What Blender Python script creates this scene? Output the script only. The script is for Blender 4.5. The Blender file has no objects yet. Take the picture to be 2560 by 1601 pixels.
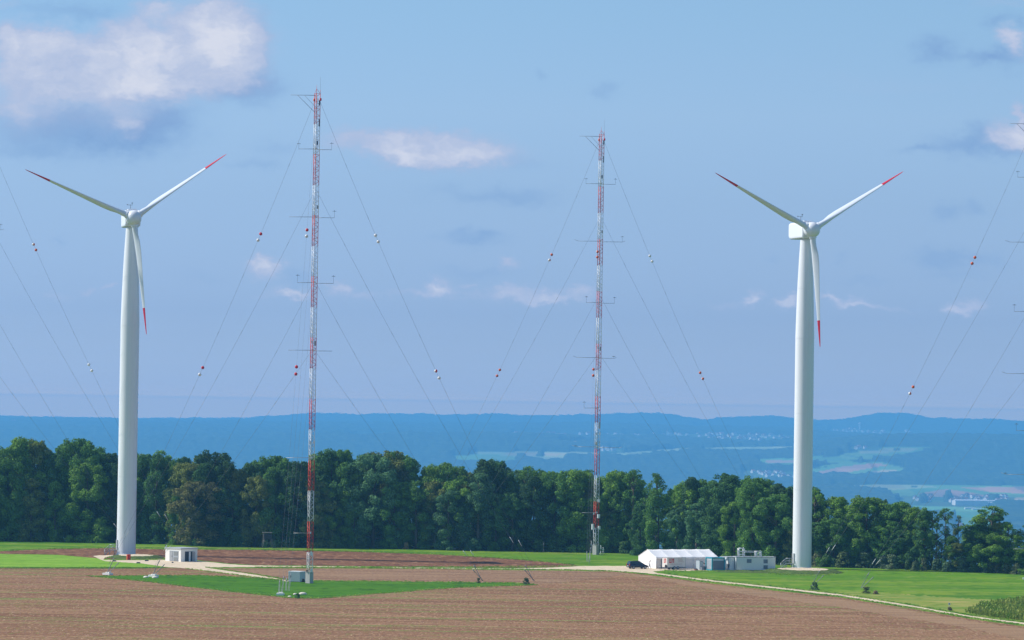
import bpy, bmesh, math, random
import numpy as np
from mathutils import Vector, Matrix

random.seed(7)
S = bpy.context.scene
C = S.collection
R = math.radians

# ------------------------------------------------------------------ camera
F = 9300.0            # focal length in photograph pixels (2560 wide)
CZ = 34.0             # eye height above the plateau
PITCH = math.atan(229.5 / F)
ROLL = 0.0149
fwd = Vector((0, math.cos(PITCH), math.sin(PITCH)))
up0 = Vector((0, -math.sin(PITCH), math.cos(PITCH)))
rt0 = Vector((1, 0, 0))
cup = up0 * math.cos(ROLL) - rt0 * math.sin(ROLL)
crt = rt0 * math.cos(ROLL) + up0 * math.sin(ROLL)
cam = bpy.data.cameras.new("camera")
cam.sensor_width = 36
cam.lens = 36 * F / 2560
cam.clip_start = 1
cam.clip_end = 90000
camo = bpy.data.objects.new("camera", cam)
C.objects.link(camo)
camo.matrix_world = Matrix(((crt.x, cup.x, -fwd.x, 0), (crt.y, cup.y, -fwd.y, 0), (crt.z, cup.z, -fwd.z, CZ), (0, 0, 0, 1)))
S.camera = camo


def ray(px, py):
    return fwd + crt * ((px - 1280) / F) + cup * ((800.5 - py) / F)


def gp(px, py, z=0.0):
    """the point of the plateau (height z) seen at a photograph pixel"""
    d = ray(px, py)
    t = (z - CZ) / d.z
    return Vector((d.x * t, d.y * t, z))


def at(px, py, Y):
    d = ray(px, py)
    t = Y / d.y
    return Vector((d.x * t, Y, CZ + d.z * t))


def ppm(p):
    return F / p.y


def hor(px):
    return 1030 + (px - 1280) * ROLL


def interp(tab, x):
    return float(np.interp(x, [a for a, b in tab], [b for a, b in tab]))


# ------------------------------------------------------------------ materials
MATS = {}


def nmat(name):
    m = bpy.data.materials.new(name)
    m.use_nodes = True
    nt = m.node_tree
    b = nt.nodes["Principled BSDF"]
    MATS[name] = m
    return m, nt, b


def mat(name, col, rough=0.6, metal=0.0, var=0.12, scale=1.5, bump=0.0, spec=0.3):
    """plain painted or mineral surface with some procedural variation"""
    m, nt, b = nmat(name)
    N, L = nt.nodes, nt.links
    tc = N.new("ShaderNodeTexCoord")
    no = N.new("ShaderNodeTexNoise")
    no.inputs["Scale"].default_value = scale
    no.inputs["Detail"].default_value = 4
    L.new(tc.outputs["Object"], no.inputs["Vector"])
    mx = N.new("ShaderNodeMix")
    mx.data_type = "RGBA"
    mx.inputs[6].default_value = (*[c * (1 - var) for c in col], 1)
    mx.inputs[7].default_value = (*[min(1, c * (1 + var)) for c in col], 1)
    L.new(no.outputs["Fac"], mx.inputs[0])
    L.new(mx.outputs[2], b.inputs["Base Color"])
    b.inputs["Roughness"].default_value = rough
    b.inputs["Metallic"].default_value = metal
    b.inputs["Specular IOR Level"].default_value = spec
    if bump:
        bp = N.new("ShaderNodeBump")
        bp.inputs["Strength"].default_value = bump
        L.new(no.outputs["Fac"], bp.inputs["Height"])
        L.new(bp.outputs[0], b.inputs["Normal"])
    return m


def groundmat(name, layers, base, rough=1.0, bump=0.0, bscale=1.5):
    """layers: (colour, (sx,sy) noise scale per metre, lo, hi, detail)"""
    m, nt, b = nmat(name)
    N, L = nt.nodes, nt.links
    tc = N.new("ShaderNodeTexCoord")
    prev = None
    for i, (col, (sx, sy), lo, hi, det) in enumerate(layers):
        mp = N.new("ShaderNodeMapping")
        mp.inputs["Scale"].default_value = (sx, sy, 1)
        mp.inputs["Location"].default_value = (i * 7.3, i * 3.1, i * 1.7)
        if name == "soil_headland" or name == "ploughed_soil":
            mp.inputs["Rotation"].default_value = (0, 0, R(-9 if name == "ploughed_soil" else 0))
        L.new(tc.outputs["Object"], mp.inputs["Vector"])
        no = N.new("ShaderNodeTexNoise")
        no.inputs["Scale"].default_value = 1
        no.inputs["Detail"].default_value = det
        no.inputs["Roughness"].default_value = 0.6
        L.new(mp.outputs[0], no.inputs["Vector"])
        mr = N.new("ShaderNodeMapRange")
        mr.inputs["From Min"].default_value = lo
        mr.inputs["From Max"].default_value = hi
        L.new(no.outputs["Fac"], mr.inputs["Value"])
        mx = N.new("ShaderNodeMix")
        mx.data_type = "RGBA"
        L.new(mr.outputs[0], mx.inputs[0])
        if prev is None:
            mx.inputs[6].default_value = (*base, 1)
        else:
            L.new(prev, mx.inputs[6])
        mx.inputs[7].default_value = (*col, 1)
        prev = mx.outputs[2]
    L.new(prev, b.inputs["Base Color"])
    b.inputs["Roughness"].default_value = rough
    b.inputs["Specular IOR Level"].default_value = 0.1
    if bump:
        no = N.new("ShaderNodeTexNoise")
        no.inputs["Scale"].default_value = bscale
        no.inputs["Detail"].default_value = 3
        L.new(tc.outputs["Object"], no.inputs["Vector"])
        bp = N.new("ShaderNodeBump")
        bp.inputs["Strength"].default_value = bump
        bp.inputs["Distance"].default_value = 0.3
        L.new(no.outputs["Fac"], bp.inputs["Height"])
        L.new(bp.outputs[0], b.inputs["Normal"])
    return m


def leafmat(name, dark, light, transl=0.22, objcol=True, scale=0.35):
    m, nt, b = nmat(name)
    N, L = nt.nodes, nt.links
    N.remove(b)
    out = N["Material Output"]
    tc = N.new("ShaderNodeTexCoord")
    no = N.new("ShaderNodeTexNoise")
    no.inputs["Scale"].default_value = scale
    no.inputs["Detail"].default_value = 5
    no.inputs["Roughness"].default_value = 0.75
    L.new(tc.outputs["Object"], no.inputs["Vector"])
    mr = N.new("ShaderNodeMapRange")
    mr.inputs["From Min"].default_value = 0.35
    mr.inputs["From Max"].default_value = 0.65
    L.new(no.outputs["Fac"], mr.inputs["Value"])
    mx = N.new("ShaderNodeMix")
    mx.data_type = "RGBA"
    mx.inputs[6].default_value = (*dark, 1)
    mx.inputs[7].default_value = (*light, 1)
    L.new(mr.outputs[0], mx.inputs[0])
    col = mx.outputs[2]
    if objcol:
        oi = N.new("ShaderNodeObjectInfo")
        mm = N.new("ShaderNodeMix")
        mm.data_type = "RGBA"
        mm.blend_type = "MULTIPLY"
        mm.inputs[0].default_value = 1
        L.new(col, mm.inputs[6])
        L.new(oi.outputs["Color"], mm.inputs[7])
        col = mm.outputs[2]
    d = N.new("ShaderNodeBsdfDiffuse")
    t = N.new("ShaderNodeBsdfTranslucent")
    L.new(col, d.inputs["Color"])
    L.new(col, t.inputs["Color"])
    ms = N.new("ShaderNodeMixShader")
    ms.inputs[0].default_value = transl
    L.new(d.outputs[0], ms.inputs[1])
    L.new(t.outputs[0], ms.inputs[2])
    L.new(ms.outputs[0], out.inputs["Surface"])
    return m


TINTF = 2.4
GRASS = (0.105, 0.235, 0.008)
M_grass = groundmat("meadow_grass", [((0.18, 0.27, 0.02), (0.010, 0.045), .42, .60, 3), ((0.055, 0.165, 0.004), (0.02, 0.11), .47, .63, 4), ((0.075, 0.18, 0.008), (0.35, .16), .5, .66, 3),
                                     ((0.20, 0.27, 0.05), (0.25, .2), .56, .72, 3)], GRASS, bump=.5)
M_grass_bright = groundmat("clover_grass", [((0.052, 0.165, 0.002), (0.05, 0.2), .4, .62, 3), ((0.085, 0.20, 0.006), (0.03, 0.11), .50, .64, 4), ((0.032, 0.105, 0.002), (0.4, .25), .5, .68, 3)], (0.062, 0.178, 0.002), bump=.5)
M_grass_pale = groundmat("mown_grass", [((0.24, 0.40, 0.04), (0.02, 0.12), .45, .6, 3), ((0.13, 0.27, 0.02), (0.3, .22), .5, .7, 3)], (0.18, 0.35, 0.025), bump=.5)
M_grass_dry = groundmat("dry_grass", [((0.16, 0.26, 0.04), (0.03, 0.16), .4, .6, 4), ((0.38, 0.32, 0.10), (0.12, 0.25), .52, .68, 3), ((0.14, 0.22, 0.02), (0.3, .22), .52, .68, 3)], (0.25, 0.28, 0.05), bump=.5)
M_weeds = groundmat("weedy_bank", [((0.06, 0.10, 0.02), (0.5, 0.9), .4, .6, 4), ((0.22, 0.19, 0.09), (0.7, 1.3), .58, .75, 3)], (0.10, 0.15, 0.035), bump=1.0)
M_soil = groundmat("stubble_soil", [((0.216, 0.106, 0.055), (0.006, 0.07), .42, .60, 3), ((0.333, 0.194, 0.100), (0.02, 0.17), .5, .66, 4),
                                    ((0.147, 0.066, 0.034), (0.10, 0.62), .54, .70, 4), ((0.176, 0.216, 0.051), (0.012, 0.14), .55, .66, 5),
                                    ((0.392, 0.240, 0.131), (1.6, .35), .52, .74, 2), ((0.196, 0.166, 0.048), (0.9, 0.25), .56, .72, 3), ((0.167, 0.079, 0.041), (1.9, .36), .52, .76, 2), ((0.588, 0.414, 0.261), (2.2, .5), .68, .76, 1)],
                   (0.284, 0.154, 0.081), bump=.6, bscale=2.2)
M_soil2 = groundmat("harrowed_soil", [((0.200, 0.108, 0.063), (0.01, 0.25), .42, .60, 3), ((0.360, 0.243, 0.141), (0.05, 0.6), .52, .66, 4),
                                      ((0.210, 0.113, 0.063), (1.5, .3), .54, .74, 2), ((0.400, 0.252, 0.141), (1.7, .3), .54, .76, 2)], (0.310, 0.184, 0.104), bump=1.0, bscale=2.2)
M_plough = groundmat("ploughed_soil", [((0.160, 0.070, 0.036), (0.02, 0.16), .42, .62, 4), ((0.380, 0.216, 0.111), (0.8, .28), .54, .70, 3),
                                       ((0.090, 0.038, 0.022), (0.7, .3), .50, .68, 3)], (0.235, 0.115, 0.061), bump=1.0, bscale=1.6)
M_headland = groundmat("soil_headland", [((0.240, 0.140, 0.078), (0.05, 0.5), .42, .62, 3), ((0.420, 0.270, 0.148), (0.03, 0.9), .5, .7, 3)], (0.330, 0.203, 0.111), bump=.8, bscale=2.0)
M_gravel = groundmat("gravel", [((0.62, 0.50, 0.35), (0.05, 0.35), .42, .62, 3), ((0.44, 0.34, 0.23), (0.5, .35), .56, .75, 3)], (0.72, 0.59, 0.42), bump=.6, bscale=3)
M_white = mat("white_tower_paint", (0.77, 0.79, 0.82), rough=.38, var=.025, scale=.25, spec=.5)
M_tower = groundmat("tower_coating", [((0.74, 0.765, 0.79), (3.0, 3.0), .42, .62, 3), ((0.70, 0.715, 0.73), (5.0, 5.0), .60, .76, 2)], (0.78, 0.80, 0.825), rough=.42)
for n_ in M_tower.node_tree.nodes:
    if n_.type == "MAPPING":
        n_.inputs["Scale"].default_value[2] = .05
M_tower.node_tree.nodes["Principled BSDF"].inputs["Specular IOR Level"].default_value = .5
M_bladewhite = mat("white_blade_gelcoat", (0.70, 0.745, 0.80), rough=.3, var=.02, spec=.5)
M_redtip = mat("red_blade_paint", (0.62, 0.012, 0.035), rough=.4, var=.05)
M_mastred = mat("red_mast_paint", (0.72, 0.065, 0.025), rough=.55, var=.1)
M_mastwhite = mat("white_mast_paint", (0.80, 0.81, 0.82), rough=.5, var=.05)
M_steel = mat("galvanised_steel", (0.42, 0.44, 0.46), rough=.5, metal=.4, var=.1)
M_darksteel = mat("dark_steel", (0.12, 0.13, 0.15), rough=.5, metal=.3, var=.1)
M_strut = mat("weathered_strut", (0.26, 0.27, 0.28), rough=.6, metal=.1, var=.2)
M_boomsteel = mat("weathered_boom_steel", (0.20, 0.215, 0.24), rough=.55, metal=.2, var=.1)
M_wire = mat("wire_rope", (0.15, 0.16, 0.18), rough=.6, var=.05)
M_sleeve = mat("white_plastic_sleeve", (0.8, 0.8, 0.8), rough=.5, var=.03)
M_ballred = mat("red_marker_plastic", (0.62, 0.02, 0.03), rough=.45, var=.06)
M_ballorange = mat("orange_marker_plastic", (0.68, 0.13, 0.05), rough=.45, var=.06)
M_ballwhite = mat("white_marker_plastic", (0.75, 0.74, 0.72), rough=.45, var=.06)
M_concrete = mat("concrete", (0.46, 0.45, 0.42), rough=.9, var=.15, scale=3, bump=.3)
M_palecon = mat("whitewashed_concrete", (0.88, 0.85, 0.79), rough=.85, var=.05, scale=2.0)
M_rock = mat("limestone", (0.70, 0.64, 0.54), rough=.9, var=.2, scale=2, bump=.6)
M_orange = mat("orange_lacquer", (0.80, 0.10, 0.015), rough=.4, var=.04)
M_door = mat("grey_door_paint", (0.36, 0.37, 0.38), rough=.5, var=.1)
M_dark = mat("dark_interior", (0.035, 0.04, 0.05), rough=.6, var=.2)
M_tent = mat("white_tarpaulin", (0.88, 0.86, 0.84), rough=.45, var=.02, scale=.8)
M_tentshade = mat("shade_grey_tarpaulin", (0.70, 0.69, 0.70), rough=.5, var=.05)  # shade of the front wall put into a greyer tarpaulin colour
M_cabin = mat("cream_cabin_sheet", (0.80, 0.81, 0.75), rough=.5, var=.04, scale=2)
M_cabinroof = mat("grey_roof_sheet", (0.42, 0.44, 0.46), rough=.5, var=.1)
M_alu = mat("aluminium_truss", (0.78, 0.79, 0.80), rough=.35, metal=.3, var=.05)
M_teal = mat("teal_frame_paint", (0.01, 0.30, 0.38), rough=.45, var=.08)
M_conwall = mat("pale_container_sheet", (0.74, 0.77, 0.78), rough=.5, var=.05)
M_shutter = mat("grey_roller_shutter", (0.20, 0.23, 0.27), rough=.5, var=.1)
M_corr = mat("grey_corrugated_sheet", (0.47, 0.54, 0.57), rough=.45, metal=.1, var=.08)
M_car = mat("midnight_car_paint", (0.010, 0.014, 0.035), rough=.25, var=.05, spec=.6)
M_glass = mat("dark_car_glass", (0.02, 0.03, 0.035), rough=.08, var=.02, spec=.8)
M_tyre = mat("tyre_rubber", (0.02, 0.02, 0.022), rough=.8, var=.1)
M_rim = mat("wheel_rim", (0.35, 0.36, 0.38), rough=.4, metal=.6, var=.1)
M_lamp = mat("red_lamp_lens", (0.55, 0.015, 0.015), rough=.25, var=.05)
M_van = mat("white_van_paint", (0.66, 0.70, 0.74), rough=.3, var=.03, spec=.5)
M_trail = mat("pale_trailer_panel", (0.72, 0.68, 0.62), rough=.55, var=.05)
M_emblem = mat("red_emblem_print", (0.50, 0.045, 0.045), rough=.5, var=.05)
M_print = mat("faded_red_print", (0.50, 0.36, 0.33), rough=.6, var=.05)
M_wood = mat("weathered_timber", (0.20, 0.19, 0.17), rough=.85, var=.25, scale=4)
M_hide = mat("dark_hide_boards", (0.045, 0.045, 0.05), rough=.8, var=.3, scale=4)
M_bark = mat("bark", (0.11, 0.09, 0.07), rough=.95, var=.35, scale=3, bump=.6)
M_skin = mat("skin", (0.50, 0.30, 0.22), rough=.55, var=.04)
M_shirt = mat("white_shirt", (0.72, 0.72, 0.76), rough=.8, var=.05)
M_trous = mat("dark_trousers", (0.03, 0.035, 0.06), rough=.85, var=.1)
M_black = mat("black_work_clothes", (0.03, 0.032, 0.038), rough=.85, var=.1)
M_hair = mat("dark_hair", (0.03, 0.022, 0.018), rough=.7, var=.1)
M_leaf = leafmat("tree_leaves", (0.55, 0.62, 0.55), (1.35, 1.30, 1.1))
M_brush = leafmat("dry_brush", (0.07, 0.075, 0.03), (0.20, 0.15, 0.09), objcol=False)
M_maize = leafmat("maize_leaves", (0.16, 0.29, 0.035), (0.36, 0.38, 0.10), objcol=False, scale=.3)


# ------------------------------------------------------------------ mesh helpers
class MB:
    def __init__(s):
        s.v, s.f, s.m, s.sm = [], [], [], []

    def quad(s, pts, mi=0):
        n = len(s.v)
        s.v += [tuple(p) for p in pts]
        s.f.append(tuple(range(n, n + len(pts))))
        s.m.append(mi)
        s.sm.append(False)
        return s

    def box(s, c, size, rz=0.0, mi=0, mtx=None):
        n = len(s.v)
        hx, hy, hz = size[0] / 2, size[1] / 2, size[2] / 2
        cr, sr = math.cos(rz), math.sin(rz)
        for z in (-hz, hz):
            for x, y in ((-hx, -hy), (hx, -hy), (hx, hy), (-hx, hy)):
                p = Vector((c[0] + x * cr - y * sr, c[1] + x * sr + y * cr, c[2] + z))
                s.v.append(tuple(mtx @ p if mtx else p))
        for f in ((0, 3, 2, 1), (4, 5, 6, 7), (0, 1, 5, 4), (1, 2, 6, 5), (2, 3, 7, 6), (3, 0, 4, 7)):
            s.f.append(tuple(n + i for i in f))
            s.m.append(mi)
            s.sm.append(False)
        return s

    def tube(s, a, b, r1, r2=None, n=6, mi=0, cap=True):
        r2 = r1 if r2 is None else r2
        a, b = Vector(a), Vector(b)
        d = (b - a)
        if d.length < 1e-6:
            return s
        d.normalize()
        e = d.cross(Vector((0, 0, 1)) if abs(d.z) < .9 else Vector((1, 0, 0))).normalized()
        g = d.cross(e)
        k = len(s.v)
        for p, r in ((a, r1), (b, r2)):
            for i in range(n):
                t = 2 * math.pi * i / n
                s.v.append(tuple(p + e * math.cos(t) * r + g * math.sin(t) * r))
        for i in range(n):
            j = (i + 1) % n
            s.f.append((k + i, k + j, k + n + j, k + n + i))
            s.m.append(mi)
            s.sm.append(n > 5)
        if cap:
            s.f.append(tuple(k + i for i in reversed(range(n))))
            s.f.append(tuple(k + n + i for i in range(n)))
            s.m += [mi, mi]
            s.sm += [False, False]
        return s

    def rings(s, rings, mi=0, cap=True, smooth=True, closed=True):
        k = len(s.v)
        n = len(rings[0])
        for r in rings:
            s.v += [tuple(p) for p in r]
        for a in range(len(rings) - 1):
            for i in range(n if closed else n - 1):
                j = (i + 1) % n
                s.f.append((k + a * n + i, k + a * n + j, k + (a + 1) * n + j, k + (a + 1) * n + i))
                s.m.append(mi)
                s.sm.append(smooth)
        if cap:
            if smooth:
                k = len(s.v)
                s.v += [tuple(p) for p in rings[0]] + [tuple(p) for p in rings[-1]]
                s.f += [tuple(k + i for i in reversed(range(n))), tuple(k + n + i for i in range(n))]
            else:
                s.f.append(tuple(k + i for i in reversed(range(n))))
                s.f.append(tuple(k + (len(rings) - 1) * n + i for i in range(n)))
            s.m += [mi, mi]
            s.sm += [False, False]
        return s

    def lathe(s, prof, c=(0, 0, 0), n=24, mi=0, axis=None, cap=True):
        rs = []
        for r, z in prof:
            ring = [Vector((r * math.cos(2 * math.pi * i / n), r * math.sin(2 * math.pi * i / n), z)) for i in range(n)]
            if axis is not None:
                ring = [axis @ p for p in ring]
            rs.append([p + Vector(c) for p in ring])
        return s.rings(rs, mi, cap)

    def sphere(s, c, r, n=12, mi=0, sc=(1, 1, 1)):
        prof = [(max(1e-3, math.sin(math.pi * i / (n // 2 + 2))) * r, -math.cos(math.pi * i / (n // 2 + 2)) * r) for i in range(n // 2 + 3)]
        rs = [[(c[0] + q * math.cos(2 * math.pi * i / n) * sc[0], c[1] + q * math.sin(2 * math.pi * i / n) * sc[1], c[2] + z * sc[2]) for i in range(n)] for q, z in prof]
        return s.rings(rs, mi)

    def build(s, name, mats, parent=None, loc=None):
        me = bpy.data.meshes.new(name)
        me.from_pydata(s.v, [], s.f)
        if not isinstance(mats, (list, tuple)):
            mats = [mats]
        for m in mats:
            me.materials.append(m)
        if s.f:
            me.polygons.foreach_set("material_index", s.m)
            me.polygons.foreach_set("use_smooth", s.sm)
        bm = bmesh.new()
        bm.from_mesh(me)
        bmesh.ops.recalc_face_normals(bm, faces=bm.faces)
        bm.to_mesh(me)
        bm.free()
        o = bpy.data.objects.new(name, me)
        C.objects.link(o)
        if parent is not None:
            o.parent = parent
        if loc is not None:
            o.location = loc
        return o


def fastmesh(name, V, Q, mats, smooth=False, parent=None):
    """V (n,3), Q (m,k) numpy"""
    me = bpy.data.meshes.new(name)
    n, m, k = len(V), len(Q), Q.shape[1]
    me.vertices.add(n)
    me.vertices.foreach_set("co", np.asarray(V, np.float32).ravel())
    me.loops.add(m * k)
    me.loops.foreach_set("vertex_index", np.asarray(Q, np.int32).ravel())
    me.polygons.add(m)
    me.polygons.foreach_set("loop_start", np.arange(m, dtype=np.int32) * k)
    me.polygons.foreach_set("loop_total", np.full(m, k, np.int32))
    if smooth:
        me.polygons.foreach_set("use_smooth", np.ones(m, bool))
    me.update(calc_edges=True)
    for mm in (mats if isinstance(mats, (list, tuple)) else [mats]):
        me.materials.append(mm)
    o = bpy.data.objects.new(name, me)
    if parent is not None:
        o.parent = parent
    return o


def tag(o, label=None, cat=None, group=None, kind=None):
    if label:
        o["label"] = label
    if cat:
        o["category"] = cat
    if group:
        o["group"] = group
    if kind:
        o["kind"] = kind
    return o


def empty(name, loc, rz=0.0, sc=1.0):
    o = bpy.data.objects.new(name, None)
    o.empty_display_size = .5
    o.location = loc
    o.rotation_euler = (0, 0, rz)
    o.scale = (sc, sc, sc)
    C.objects.link(o)
    return o


def copy_tree(o, parent=None):
    c = o.copy()
    C.objects.link(c)
    if parent is not None:
        c.parent = parent
    for ch in list(o.children):
        copy_tree(ch, c)
    return c


# ------------------------------------------------------------------ far terrain
Z_TAB = [(-2000, 0), (0, 0), (960, 0), (1100, -25), (1500, -110), (2600, -270), (4500, -300), (7000, -262), (9000, -205), (10000, -190), (11000, -170), (12500, -112),
         (14000, -64), (15500, -52), (17000, -46), (20000, -46), (24000, -70), (31000, -120)]
KF = 1.35         # the far land starts stretching away beyond 3 km
Z_TAB = [(y_ if y_ < 3000 else y_ * KF, z_ if y_ < 3000 else CZ - (CZ - z_) * KF) for y_, z_ in Z_TAB]
EDGE = [(-3000, 965), (1000, 950), (1500, 930), (1900, 905), (2300, 870), (2600, 850), (5000, 830)]
RA = [(-3000, 1062), (-900, 1054), (0, 1051), (150, 1050), (300, 1054), (420, 1052), (560, 1051), (660, 1052), (740, 1054), (900, 1062), (1200, 1075), (5500, 1090)]
RB = [(-3000, 1085), (0, 1085), (480, 1078), (560, 1063), (640, 1051), (700, 1047), (790, 1041), (900, 1043), (1000, 1042), (1150, 1045), (1250, 1044), (1350, 1047), (1450, 1044),
      (1530, 1042), (1610, 1039), (1680, 1044), (1760, 1057), (1820, 1052), (1930, 1047), (1975, 1051), (2060, 1060), (2110, 1056), (2150, 1048), (2200, 1040), (2270, 1041),
      (2330, 1052), (2400, 1055), (2480, 1055), (2560, 1060), (3000, 1068), (5500, 1100)]
RC = [(-3000, 1070), (-300, 1060), (0, 1063), (100, 1060), (180, 1065), (250, 1067), (330, 1064), (400, 1065), (500, 1062), (600, 1063), (700, 1064), (900, 1066), (1150, 1067), (1400, 1066),
      (1600, 1069), (1750, 1073), (1850, 1075), (2000, 1082), (2100, 1092), (2300, 1100), (5500, 1120)]
RD = [(-3000, 1140), (500, 1098), (1000, 1092), (1250, 1092), (1400, 1100), (1550, 1112), (1700, 1125), (1900, 1135), (2030, 1122), (2100, 1108), (2160, 1098), (2250, 1096), (2400, 1097), (2560, 1097), (3000, 1100), (5500, 1120)]


def px_of_u(u):
    # photograph column of a direction X/Y = u close to the horizon
    return 1280 + u * F


def crest(tab, px, Y):
    py = np.interp(px, [a for a, b in tab], [b for a, b in tab])
    off = py - (1030 + (px - 1280) * ROLL)
    return CZ - off * Y / F


def fbm(X, Y, seed, octs=4):
    rs = np.random.RandomState(seed)
    out = np.zeros_like(X)
    a = 1.0
    f = 1.0
    for _ in range(octs):
        for _k in range(3):
            th, ph = rs.rand() * 2 * np.pi, rs.rand() * 2 * np.pi
            out += a / 3 * np.sin((X * np.cos(th) + Y * np.sin(th)) * f + ph + 1.7 * np.sin((X * np.sin(th) - Y * np.cos(th)) * f * .7 + ph * 2))
        a *= .5
        f *= 2.1
    return out


def zfun(X, Y, px):
    edge = np.interp(px, [a for a, b in EDGE], [b for a, b in EDGE])
    Ys = np.where(Y > 400, Y + (960 - edge) * np.clip((3000 - Y) / 2040, 0, 1), Y)
    z = np.interp(Ys, [a for a, b in Z_TAB], [b for a, b in Z_TAB])
    z = z + np.clip((Y - 1200) / 6000, 0, 1) * 7 * fbm(X / 900, Y / 1400, 3)
    for tab, Yr, w, sd in ((RD, 13200, 900, 5), (RC, 16600, 900, 6), (RB, 20500, 1300, 7), (RA, 22300, 700, 8)):
        Yr, w = Yr * KF, w * KF
        c = crest(tab, px, Yr) + 3.0 * fbm(X / 260, Y / 5000, sd, 3)
        g = np.exp(-((Y - Yr) / w) ** 2)
        z = z + np.maximum(c - z, 0) * g
    return z


us = np.concatenate([np.linspace(-.62, -.165, 30)[:-1], np.linspace(-.165, .165, 760), np.linspace(.165, .62, 30)[1:]])
ys = np.concatenate([np.array([-1500, -500, 0, 300, 600, 800]), np.linspace(830, 1100, 28), np.geomspace(1120, 8000, 40)[1:], np.linspace(8050, 21500 * KF, 330), np.linspace(21580 * KF, 23200 * KF, 20)])
UU, YY = np.meshgrid(us, ys)
XX = UU * np.maximum(YY, 1600)
PXg = px_of_u(XX / np.maximum(YY, 300))
ZZ = zfun(XX, YY, PXg)
DZ = (ZZ - CZ) / np.maximum(YY, 1)
PYg = (1030 - F * DZ) + (PXg - 1280) * ROLL      # photograph row (telephoto approximation, good to a pixel)


def inpoly(px, py, poly):
    ins = np.zeros(px.shape, bool)
    n = len(poly)
    for i in range(n):
        x1, y1 = poly[i]
        x2, y2 = poly[(i + 1) % n]
        if y1 == y2:
            continue
        c = ((y1 > py) != (y2 > py)) & (px < (x2 - x1) * (py - y1) / (y2 - y1) + x1)
        ins ^= c
    return ins


PALE, GREEN, PINK, STRAW = (0.34, 0.42, 0.22), (0.16, 0.34, 0.12), (0.48, 0.30, 0.20), (0.45, 0.40, 0.22)
FIELDS = [
    (PALE, [(848, 1087), (900, 1086), (980, 1088), (1092, 1087), (1092, 1091), (960, 1093), (900, 1095), (855, 1091)]),
    (GREEN, [(690, 1080), (770, 1081), (770, 1084), (700, 1083)]),
    (STRAW, [(1405, 1103), (1570, 1103), (1580, 1106), (1560, 1110), (1430, 1110)]),
    (PALE, [(1190, 1131), (1300, 1130), (1450, 1131), (1530, 1136), (1600, 1130), (1700, 1121), (1850, 1118), (1995, 1116), (1995, 1127), (1900, 1130), (1800, 1132), (1640, 1134), (1500, 1143), (1350, 1152), (1230, 1147)]),
    (STRAW, [(1260, 1133), (1440, 1135), (1430, 1139), (1270, 1138)]),
    (GREEN, [(1140, 1138), (1240, 1137), (1340, 1149), (1250, 1160), (1150, 1156)]),
    (GREEN, [(1560, 1139), (1640, 1137), (1620, 1144), (1570, 1145)]),
    (GREEN, [(1898, 1147), (1995, 1145), (1995, 1166), (1930, 1167), (1900, 1160)]),
    (PINK, [(1915, 1151), (1995, 1149), (1995, 1156), (1920, 1158)]),
    (GREEN, [(2020, 1141), (2150, 1131), (2143, 1120), (2320, 1118), (2335, 1121), (2290, 1136), (2230, 1143), (2180, 1147), (2120, 1149), (2150, 1158), (2110, 1163), (2020, 1172)]),
    (PALE, [(2150, 1123), (2300, 1121), (2280, 1131), (2155, 1134)]),
    (GREEN, [(2020, 1176), (2120, 1160), (2200, 1154), (2260, 1170), (2260, 1186), (2100, 1190), (2030, 1186)]),
    (PINK, [(2050, 1180), (2110, 1167), (2190, 1158), (2225, 1163), (2150, 1177), (2100, 1186), (2060, 1187)]),
    (STRAW, [(2180, 1178), (2245, 1175), (2250, 1181), (2190, 1184)]),
    (GREEN, [(2010, 1214), (2200, 1213), (2300, 1213), (2800, 1216), (2800, 1400), (2260, 1400), (2330, 1290), (2250, 1262), (2260, 1244), (2200, 1228), (2100, 1220), (2010, 1219)]),
    (PALE, [(2100, 1214), (2300, 1213), (2360, 1218), (2240, 1226), (2150, 1220)]),
    (PINK, [(2300, 1234), (2370, 1223), (2440, 1232), (2475, 1240), (2400, 1244), (2310, 1243)]),
    (PINK, [(2400, 1218), (2560, 1217), (2800, 1218), (2800, 1236), (2560, 1234), (2480, 1230), (2440, 1224)]),
    (STRAW, [(2480, 1247), (2560, 1243), (2700, 1246), (2700, 1252), (2500, 1252)]),
    (PALE, [(-50, 1056), (70, 1057), (70, 1061), (-50, 1061)]),
    (GREEN, [(440, 1059), (520, 1059), (520, 1062), (440, 1062)]),
    (PALE, [(2000, 1068), (2060, 1067), (2070, 1071), (2010, 1072)]),
    (PALE, [(2380, 1082), (2410, 1081), (2410, 1084), (2380, 1085)]),
    (GREEN, [(2280, 1092), (2560, 1088), (2560, 1094), (2300, 1096)]),
    (PALE, [(1740, 1065), (1790, 1066), (1790, 1069), (1745, 1068)]),
    (PALE, [(1870, 1069), (1950, 1068), (1950, 1071), (1870, 1072)]),
]
TOWNS = [[(1285, 1083), (1400, 1083), (1450, 1086), (1560, 1087), (1700, 1086), (1760, 1086), (1900, 1087), (1995, 1088), (1995, 1105), (1880, 1108), (1760, 1104), (1600, 1095), (1450, 1096), (1290, 1092)],
         [(2080, 1072), (2160, 1074), (2290, 1080), (2290, 1095), (2160, 1093), (2080, 1084)], [(1860, 1176), (1990, 1180), (1990, 1204), (1870, 1198)], [(1500, 1121), (1560, 1121), (1560, 1131), (1500, 1131)],
         [(2130, 1117), (2200, 1117), (2200, 1126), (2130, 1126)], [(2260, 1242), (2540, 1242), (2540, 1272), (2260, 1264)]]
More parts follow.
